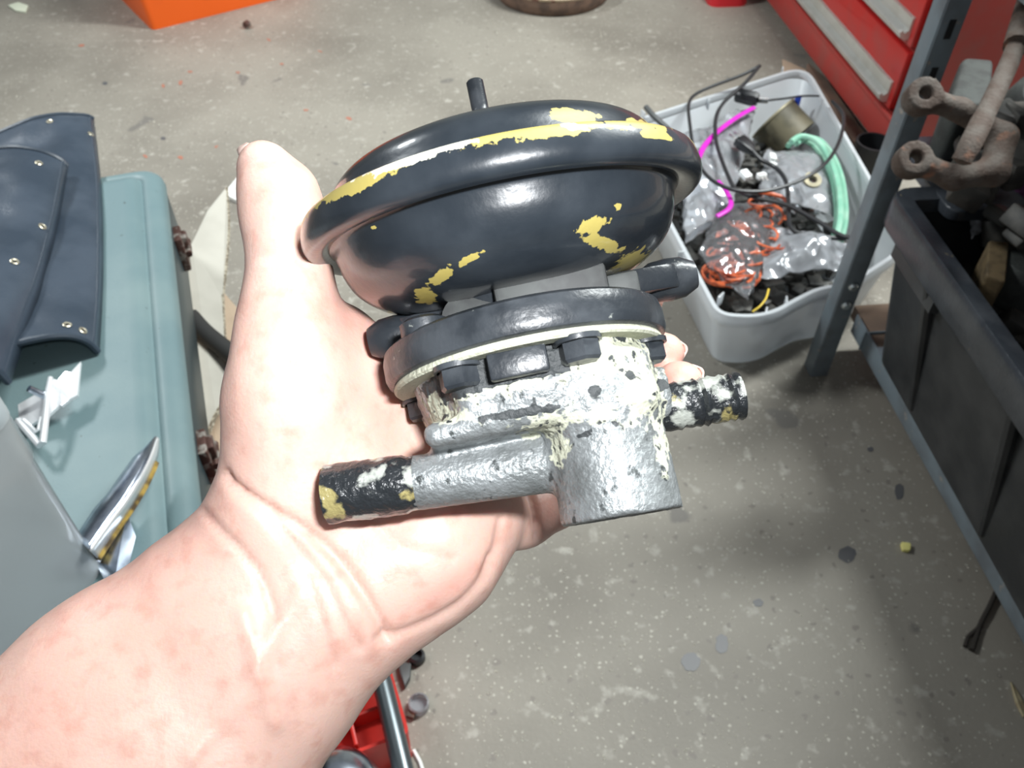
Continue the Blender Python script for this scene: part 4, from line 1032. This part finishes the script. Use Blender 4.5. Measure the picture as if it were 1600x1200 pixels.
# neck between dish and ring
dlathe('neck', [(.01, 24), (23, 24.5), (21, 28), (21, 36), (30, 38), (30, 39)], M_satin, 64, 1)
b = MB(); b.box(Vector((8, 20, 29.5)) * mm, Vector((30, 9, 13)) * mm, Matrix.Rotation(R(3), 4, 'X'), bev=.0012); b.box(Vector((27, 14, 31)) * mm, Vector((9, 14, 9)) * mm, bev=.001); b.build('neck_block', M_neck, dev, local=True)
b = MB(); b.lathe([(r * mm, z * mm) for r, z in ((.01, -2), (8, -2), (8, 2), (.01, 2))], 28, Matrix.Translation(Vector((-14, 19, 31)) * mm) @ Matrix.Rotation(R(70), 4, 'X')); b.build('neck_lug', M_neck, dev, local=True)
dlathe('neck_collar', [(24, 33), (25.5, 33.5), (25.5, 37), (24, 38)], M_satin, 64, 1)
# mounting ring
dlathe('mounting_ring', [(.01, 38), (28, 38), (34, 38), (38.4, 38.6), (39.8, 39.6), (40.4, 42), (40.4, 46.2), (39.8, 47.8), (38.8, 48.4), (34, 48.6)], M_satin, 120, 1)
dlathe('gasket', [(34, 48.4), (38.2, 48.4), (38.6, 49.0), (38.6, 49.8), (38, 50.4), (33, 50.4)], MATS['weathered_cast_alloy'], 96, 1,
       lambda A_, x, y: {'crust': np.full(len(x), .75), 'grime_shade': blobs(x, y, [(950, 540, 40, 14, 0)]) * .5})
b = MB(); b.lathe([(r * mm, z * mm) for r, z in ((.01, 35), (5, 35), (6.5, 36), (6.5, 39.5))], 24, Matrix.Translation(Vector((-25, 22, 0)) * mm)); b.build('ring_boss', M_satin, dev, local=True)
for a_ in (123, 68, 15, 195, 250, 310):
    rr = 33.5; c = Vector((rr * math.cos(R(a_)), rr * math.sin(R(a_)), 0)) * mm
    b = MB(); Mh = Matrix.Translation(c) @ Matrix.Rotation(R(a_ + 12), 4, 'Z')
    b.lathe([(r * mm, z * mm) for r, z in ((6.2, 50), (6.2, 51.4), (5.4, 51.5))], 24, Mh)
    b.lathe([(r * mm, z * mm) for r, z in ((5.3, 51.4), (5.3, 55.6), (4.6, 56.4), (.01, 56.6))], 6, Mh)
    b.build('bolt', M_satin, dev, local=True, smooth=25)
b = MB(); b.box(Vector((-3, 32.5, 53.5)) * mm, Vector((15, 4, 7)) * mm, bev=.0008); b.build('locating_tab', M_satin, dev, local=True)
# cast housing
G = mkgrid((-52, -38, 44), (46, 40, 101), .8)
D = cyl(G, (0, 0, 49), (0, 0, 66), 33.5, 29.0)
D = smax(D, -(cyl(G, (0, 0, 51.5), (0, 0, 55), 60) * 0 + np.abs(np.hypot(G[0], G[1]) - 36) - 4.5), 2) if False else D
D = smin(D, sbox(G, (0, 2, 66), (30, 26, 3.2), 3), 3)
D = smin(D, cyl(G, (17, 13, 54), (15.5, 14, 95.5), 14.4, 16.0), 6)
D = smin(D, cyl(G, (-38, 9, 75.5), (8, 10, 78.5), 7.4, 7.6), 3.5)
D = smin(D, cyl(G, (14, -2, 63), (37, -2, 65), 9.5, 8.5), 4)
for a_ in (123, 15, 195, 250, 310):
    x_, y_ = 33 * math.cos(R(a_)), 33 * math.sin(R(a_))
    D = smin(D, cyl(G, (x_ * .93, y_ * .93, 52), (x_ * .86, y_ * .86, 64), 5.0, 3.5), 4)
# hollow under the flange between the bolt bosses, and the long groove above the pipe
D = smax(D, -rcone(G, (-24, 34, 54), (20, 34, 53.5), 4.5, 4.5), 3)
D = smax(D, -rcone(G, (-16, 31.5, 64.2), (14, 31.5, 65.4), 2.2, 1.6), 1.5)
D = smax(D, -cyl(G, (15.8, 14, 80), (15.5, 14, 99), 13.0), .8)
V, Q = surface_nets(D, (-52, -38, 44), .8)
V = smooth_verts(V, Q, 2)
x, y = proj(d2w(V * mm))
crust = blobs(x, y, [(810, 640, 120, 34, -10), (960, 600, 120, 60, -10), (1010, 660, 40, 70, -5), (930, 600, 110, 45, -10), (1000, 570, 45, 45, 0), (820, 610, 60, 30, -20), (1015, 610, 22, 55, -5), (720, 690, 60, 22, 10), (880, 700, 70, 25, -8), (890, 740, 20, 35, 0), (700, 660, 25, 60, -30), (1035, 640, 16, 60, -8), (960, 690, 50, 16, -15), (880, 620, 130, 24, -12), (1045, 730, 14, 60, -5)], .9) * .74
grime_shade = blobs(x, y, [(930, 722, 14, 6, -10), (835, 690, 80, 8, -8), (945, 655, 12, 9, 0), (900, 610, 20, 10, 0), (985, 565, 12, 9, 0), (1045, 625, 9, 12, 0), (780, 640, 10, 8, 0), (860, 600, 16, 8, 20), (690, 640, 20, 16, 0), (1000, 630, 8, 10, 0), (910, 530, 60, 14, -8)], .8) * .85
grime_shade = np.maximum(grime_shade, .75 * (np.hypot(V[:, 0], V[:, 1]) > 24) * (V[:, 2] < 58) * (V[:, 1] > 20) * (V[:, 0] < 10))  # whole hollow under the flange darkened: shade painted in along with the dirt
grime_shade = np.maximum(grime_shade, .36 * (crust > .25))
Nn = vnormals(V, Q)
dsp = np.array([mnoise.noise(Vector(p * .55)) + .6 * mnoise.noise(Vector(p * 1.2)) for p in V])
V = V + Nn * (dsp * (.10 + .50 * crust))[:, None]
b = MB(); b.v = [tuple(p) for p in V * mm]; b.f = [tuple(q) for q in Q]
b.build('cast_housing', M_cast, dev, local=True, smooth=70, attrs={'crust': crust, 'grime_shade': grime_shade})
def pipe(name, a_, c_, r0, prof, m):
    a_, c_ = Vector(a_) * mm, Vector(c_) * mm; L_ = (c_ - a_).length
    Mx = Matrix.Translation(a_) @ Vector((0, 0, 1)).rotation_difference((c_ - a_)).to_matrix().to_4x4()
    b = MB(); b.lathe([(r * mm, t * L_) for t, r in prof], 40, Mx)
    A_ = np.array(b.v)
    for i, p in enumerate(A_):
        n = mnoise.noise(Vector(p * 420)); q = Vector(p) - a_; ax = (c_ - a_).normalized(); rad = q - ax * q.dot(ax)
        if rad.length > .003: b.v[i] = tuple(Vector(p) + rad.normalized() * n * .00045)
    return b.build(name, m, dev, local=True, smooth=50)
ts = [i / 22 for i in range(23)]
pipe('inlet_pipe', (-36, 9, 75.6), (-60.5, 8.5, 73.8), 7, [(t, 7.5 + (.5 if t > .12 else 0)) for t in ts] + [(1.0, 7.4), (1.0, 5.6), (.6, 5.4), (.6, .01)], M_pipe)
pipe('outlet_pipe', (34, -2, 68.0), (57.5, -1.5, 69.0), 6.5, [(t, 6.7 + .35 * math.sin(t * 60) * (t > .2)) for t in ts] + [(1.0, 6.2), (1.02, 5.0), (.7, 4.8), (.7, .01)], M_pipe)

# the housing sits slightly askew on the can, as on the old part
HM = Matrix.Translation((-.0015, 0, -.0035)) @ Matrix.Translation((0, 0, .033)) @ Matrix.Rotation(R(-8), 4, 'X') @ Matrix.Translation((0, 0, -.033))
for ch in [o for o in bpy.data.objects if o.parent == dev]:
    if ch.name.split('.')[0] in ('mounting_ring', 'gasket', 'ring_boss', 'bolt', 'locating_tab', 'cast_housing', 'inlet_pipe', 'outlet_pipe'): ch.data.transform(HM)

# ------------------------------------------------------------------ the hand
def hp(x, y, d): return np.array([(x - 800) / FPX * d, (600 - y) / FPX * d, -d])
h = .0012
cap = []
pal = []      # palm and arm: blended widely
def add(lst, *pts):
    for a_, c_ in zip(pts[:-1], pts[1:]): lst.append((hp(*a_[:3]), hp(*c_[:3]), a_[3], c_[3]))
arm = [(478, 905, .262, .0225, .0125), (390, 1000, .258, .0255, .0135), (250, 1150, .252, .031, .0165), (-50, 1430, .236, .037, .016), (-420, 1760, .215, .040, .010)]
perp = np.array([.66, -.75, 0.12]); perp /= np.linalg.norm(perp)
for i in range(len(arm) - 1):
    for sg in (-1, 0, 1):
        a_, c_ = arm[i], arm[i + 1]
        pal.append((hp(*a_[:3]) + perp * sg * a_[4], hp(*c_[:3]) + perp * sg * c_[4], a_[3], c_[3]))
add(pal, (410, 850, .258, .0185), (452, 770, .256, .0185), (456, 640, .252, .0178), (452, 560, .250, .0150))       # thenar mass
add(pal, (470, 830, .262, .020), (545, 740, .266, .020), (560, 620, .268, .0155))
add(pal, (478, 545, .258, .0120), (520, 545, .264, .0120), (572, 610, .270, .0125), (600, 690, .273, .0135))           # web
add(pal, (540, 915, .262, .0205), (640, 870, .268, .0205), (690, 800, .272, .0180))                                     # hypothenar
add(pal, (552, 948, .260, .0205), (690, 838, .268, .0195), (742, 800, .272, .0150))
add(pal, (560, 850, .268, .0190), (650, 720, .280, .0150), (640, 610, .282, .0130))
add(pal, (600, 850, .270, .0190), (700, 760, .282, .0145))
thumb = []
add(thumb, (452, 600, .250, .0158), (450, 500, .2505, .0128), (452, 425, .252, .0112), (444, 350, .254, .0107), (436, 305, .255, .0102), (411, 258, .256, .0078))
fing = []
for ch in ([(640, 605, .282, .0118), (775, 508, .304, .0102), (900, 472, .302, .0090), (1006, 466, .290, .0074)],
           [(665, 685, .285, .0120), (855, 612, .315, .0106), (985, 570, .306, .0094), (1036, 552, .285, .0076)],
           [(700, 765, .284, .0118), (870, 700, .313, .0104), (1005, 640, .300, .0092), (1062, 598, .268, .0076)],
           [(735, 812, .274, .0125), (818, 802, .286, .0108), (868, 782, .292, .0092), (925, 745, .288, .0078)]):
    f_ = []; add(f_, *ch); fing.append(f_)
allp = pal + thumb + [q for f_ in fing for q in f_]
lo = np.min([np.minimum(a_ - ra, c_ - rb) for a_, c_, ra, rb in allp], 0) - .006
hi = np.max([np.maximum(a_ + ra, c_ + rb) for a_, c_, ra, rb in allp], 0) + .006
h = .00135
G = mkgrid(lo, hi, h)
Dfull = np.full(G[0].shape, .05, np.float32)
def local_min(D, prim, k):
    a_, c_, ra, rb = prim; pad = max(ra, rb) + k + .008
    l_ = np.maximum(((np.minimum(a_, c_) - pad - lo) / h).astype(int), 0); u_ = ((np.maximum(a_, c_) + pad - lo) / h).astype(int) + 2
    sl = tuple(slice(int(p), int(q)) for p, q in zip(l_, u_))
    g = [q[sl] for q in G]
    D[sl] = smin(D[sl], rcone(g, a_, c_, ra, rb), k)
for p in pal: local_min(Dfull, p, .012)
for p in thumb: local_min(Dfull, p, .008)
for f_ in fing:
    Df = np.full(G[0].shape, .05, np.float32)
    for p in f_: local_min(Df, p, .004)
    Dfull = smin(Dfull, Df, .0035)
# keep the flesh outside the metal it presses against
V, Q = surface_nets(Dfull, lo, h)
V = smooth_verts(V, Q, 3)
Nn = vnormals(V, Q)
W = cC + V[:, :1] * cR + V[:, 1:2] * cU - V[:, 2:3] * cF
x, y = proj(W)
def polyd(x, y, pts):
    P = np.array(spline(pts, 8)); d = np.full(len(x), 1e9)
    for a_, c_ in zip(P[:-1], P[1:]):
        e = c_ - a_; t = np.clip(((x - a_[0]) * e[0] + (y - a_[1]) * e[1]) / (e @ e), 0, 1)
        d = np.minimum(d, np.hypot(x - a_[0] - t * e[0], y - a_[1] - t * e[1]))
    return d
face = np.clip(Nn[:, 2] * 2 + .4, 0, 1)
disp = np.zeros(len(V))
for pts, dp, wd in (([(318, 800), (345, 830), (385, 870), (412, 910), (428, 960)], .0013, 7), ([(352, 742), (368, 762), (420, 795), (470, 825), (520, 865), (560, 915), (590, 965), (606, 1000)], .0022, 8),
                    ([(372, 768), (415, 805), (470, 860), (510, 915), (540, 980), (560, 1010)], .0010, 8), ([(420, 800), (470, 880), (500, 960), (520, 1040)], .0008, 9),
                    ([(590, 1000), (640, 985), (700, 955), (745, 915), (768, 870)], .0012, 7), ([(760, 905), (775, 860), (785, 810)], .0010, 7),
                    ([(838, 840), (836, 800), (826, 770)], .0022, 6), ([(395, 395), (430, 400), (470, 405)], .0005, 10), ([(545, 770), (620, 850), (700, 870)], .0006, 10)):
    disp -= dp * np.exp(-(polyd(x, y, pts) / wd) ** 2) * face
# two tendons that stand out at the wrist, and gentle flesh unevenness
for pts, dp, wd in (([(430, 1130), (400, 1030), (380, 960)], .0012, 14), ([(300, 1180), (380, 1080), (430, 990), (470, 930)], .0010, 16)):
    disp += dp * np.exp(-(polyd(x, y, pts) / wd) ** 2) * face
disp += np.array([mnoise.noise(Vector(p * 45)) * .0007 + mnoise.noise(Vector(p * 130)) * .00022 for p in V])
V = V + Nn * disp[:, None]
W = cC + V[:, :1] * cR + V[:, 1:2] * cU - V[:, 2:3] * cF
flush_shade = blobs(x, y, [(480, 300, 18, 45, -20), (705, 915, 40, 16, -35), (560, 520, 30, 60, -40), (1060, 580, 40, 40, 0), (860, 800, 20, 30, 0), (1000, 465, 30, 20, 0), (640, 830, 25, 12, 0), (590, 640, 20, 80, -15), (1040, 550, 30, 30, 0)], 1.6) * .5  # red fingertips and web; the thumb's shaded side is painted redder too
flush_shade = np.maximum(flush_shade, blobs(x, y, [(250, 850, 110, 22, -40), (90, 985, 130, 30, -38), (40, 1090, 120, 60, -38)], 2.2) * .34)
hand = thing('person', 'bare left forearm and hand gripping the diaphragm unit, palm up', 'person', tuple(atd(478, 905, .262)))
b = MB(); b.v = [tuple(p) for p in W]; b.f = [tuple(q) for q in Q]
b.build('arm_and_hand', M_skin, hand, smooth=180, attrs={'flush_shade': flush_shade})
def nail(c, ax, n, L_, w_):
    """curved plate: c centre, ax towards the tip, n outwards (camera axes)"""
    ax = np.array(ax, float); ax /= np.linalg.norm(ax); n = np.array(n, float); n -= ax * (n @ ax); n /= np.linalg.norm(n); sd = np.cross(ax, n)
    def fn(u, v):
        a = (u - .5) * 2.0; t = (v - .5) * 2
        k = math.sqrt(max(0, 1 - (abs(t) ** 3) * .75))
        p = np.array(c) + ax * t * L_ / 2 + sd * math.sin(a * .95) * w_ / 2 * k + n * (math.cos(a * .95) - 1) * w_ / 2 * 1.0
        return tuple(cC + cR * p[0] + cU * p[1] - cF * p[2])
    b = MB(); b.grid(fn, 10, 10); return b.build('fingernail', M_nail, hand, thick=.0006)
nail(hp(387, 262, .2545), hp(411, 258, .256) - hp(436, 305, .255), (-.85, .40, .35), .0135, .0120)
for tip, prev in (((1006, 466, .290), (900, 472, .302)), ((1036, 552, .285), (985, 570, .306)), ((1062, 598, .268), (1005, 640, .300)), ((925, 745, .288), (868, 782, .292))):
    a_, c_ = hp(*prev), hp(*tip); ax = c_ - a_; ax /= np.linalg.norm(ax)
    n = np.array([.35, 0, -1.0]); n -= ax * (n @ ax); n /= np.linalg.norm(n)
    nail(c_ + n * .0076 - ax * .002, ax, n, .011, .0105)
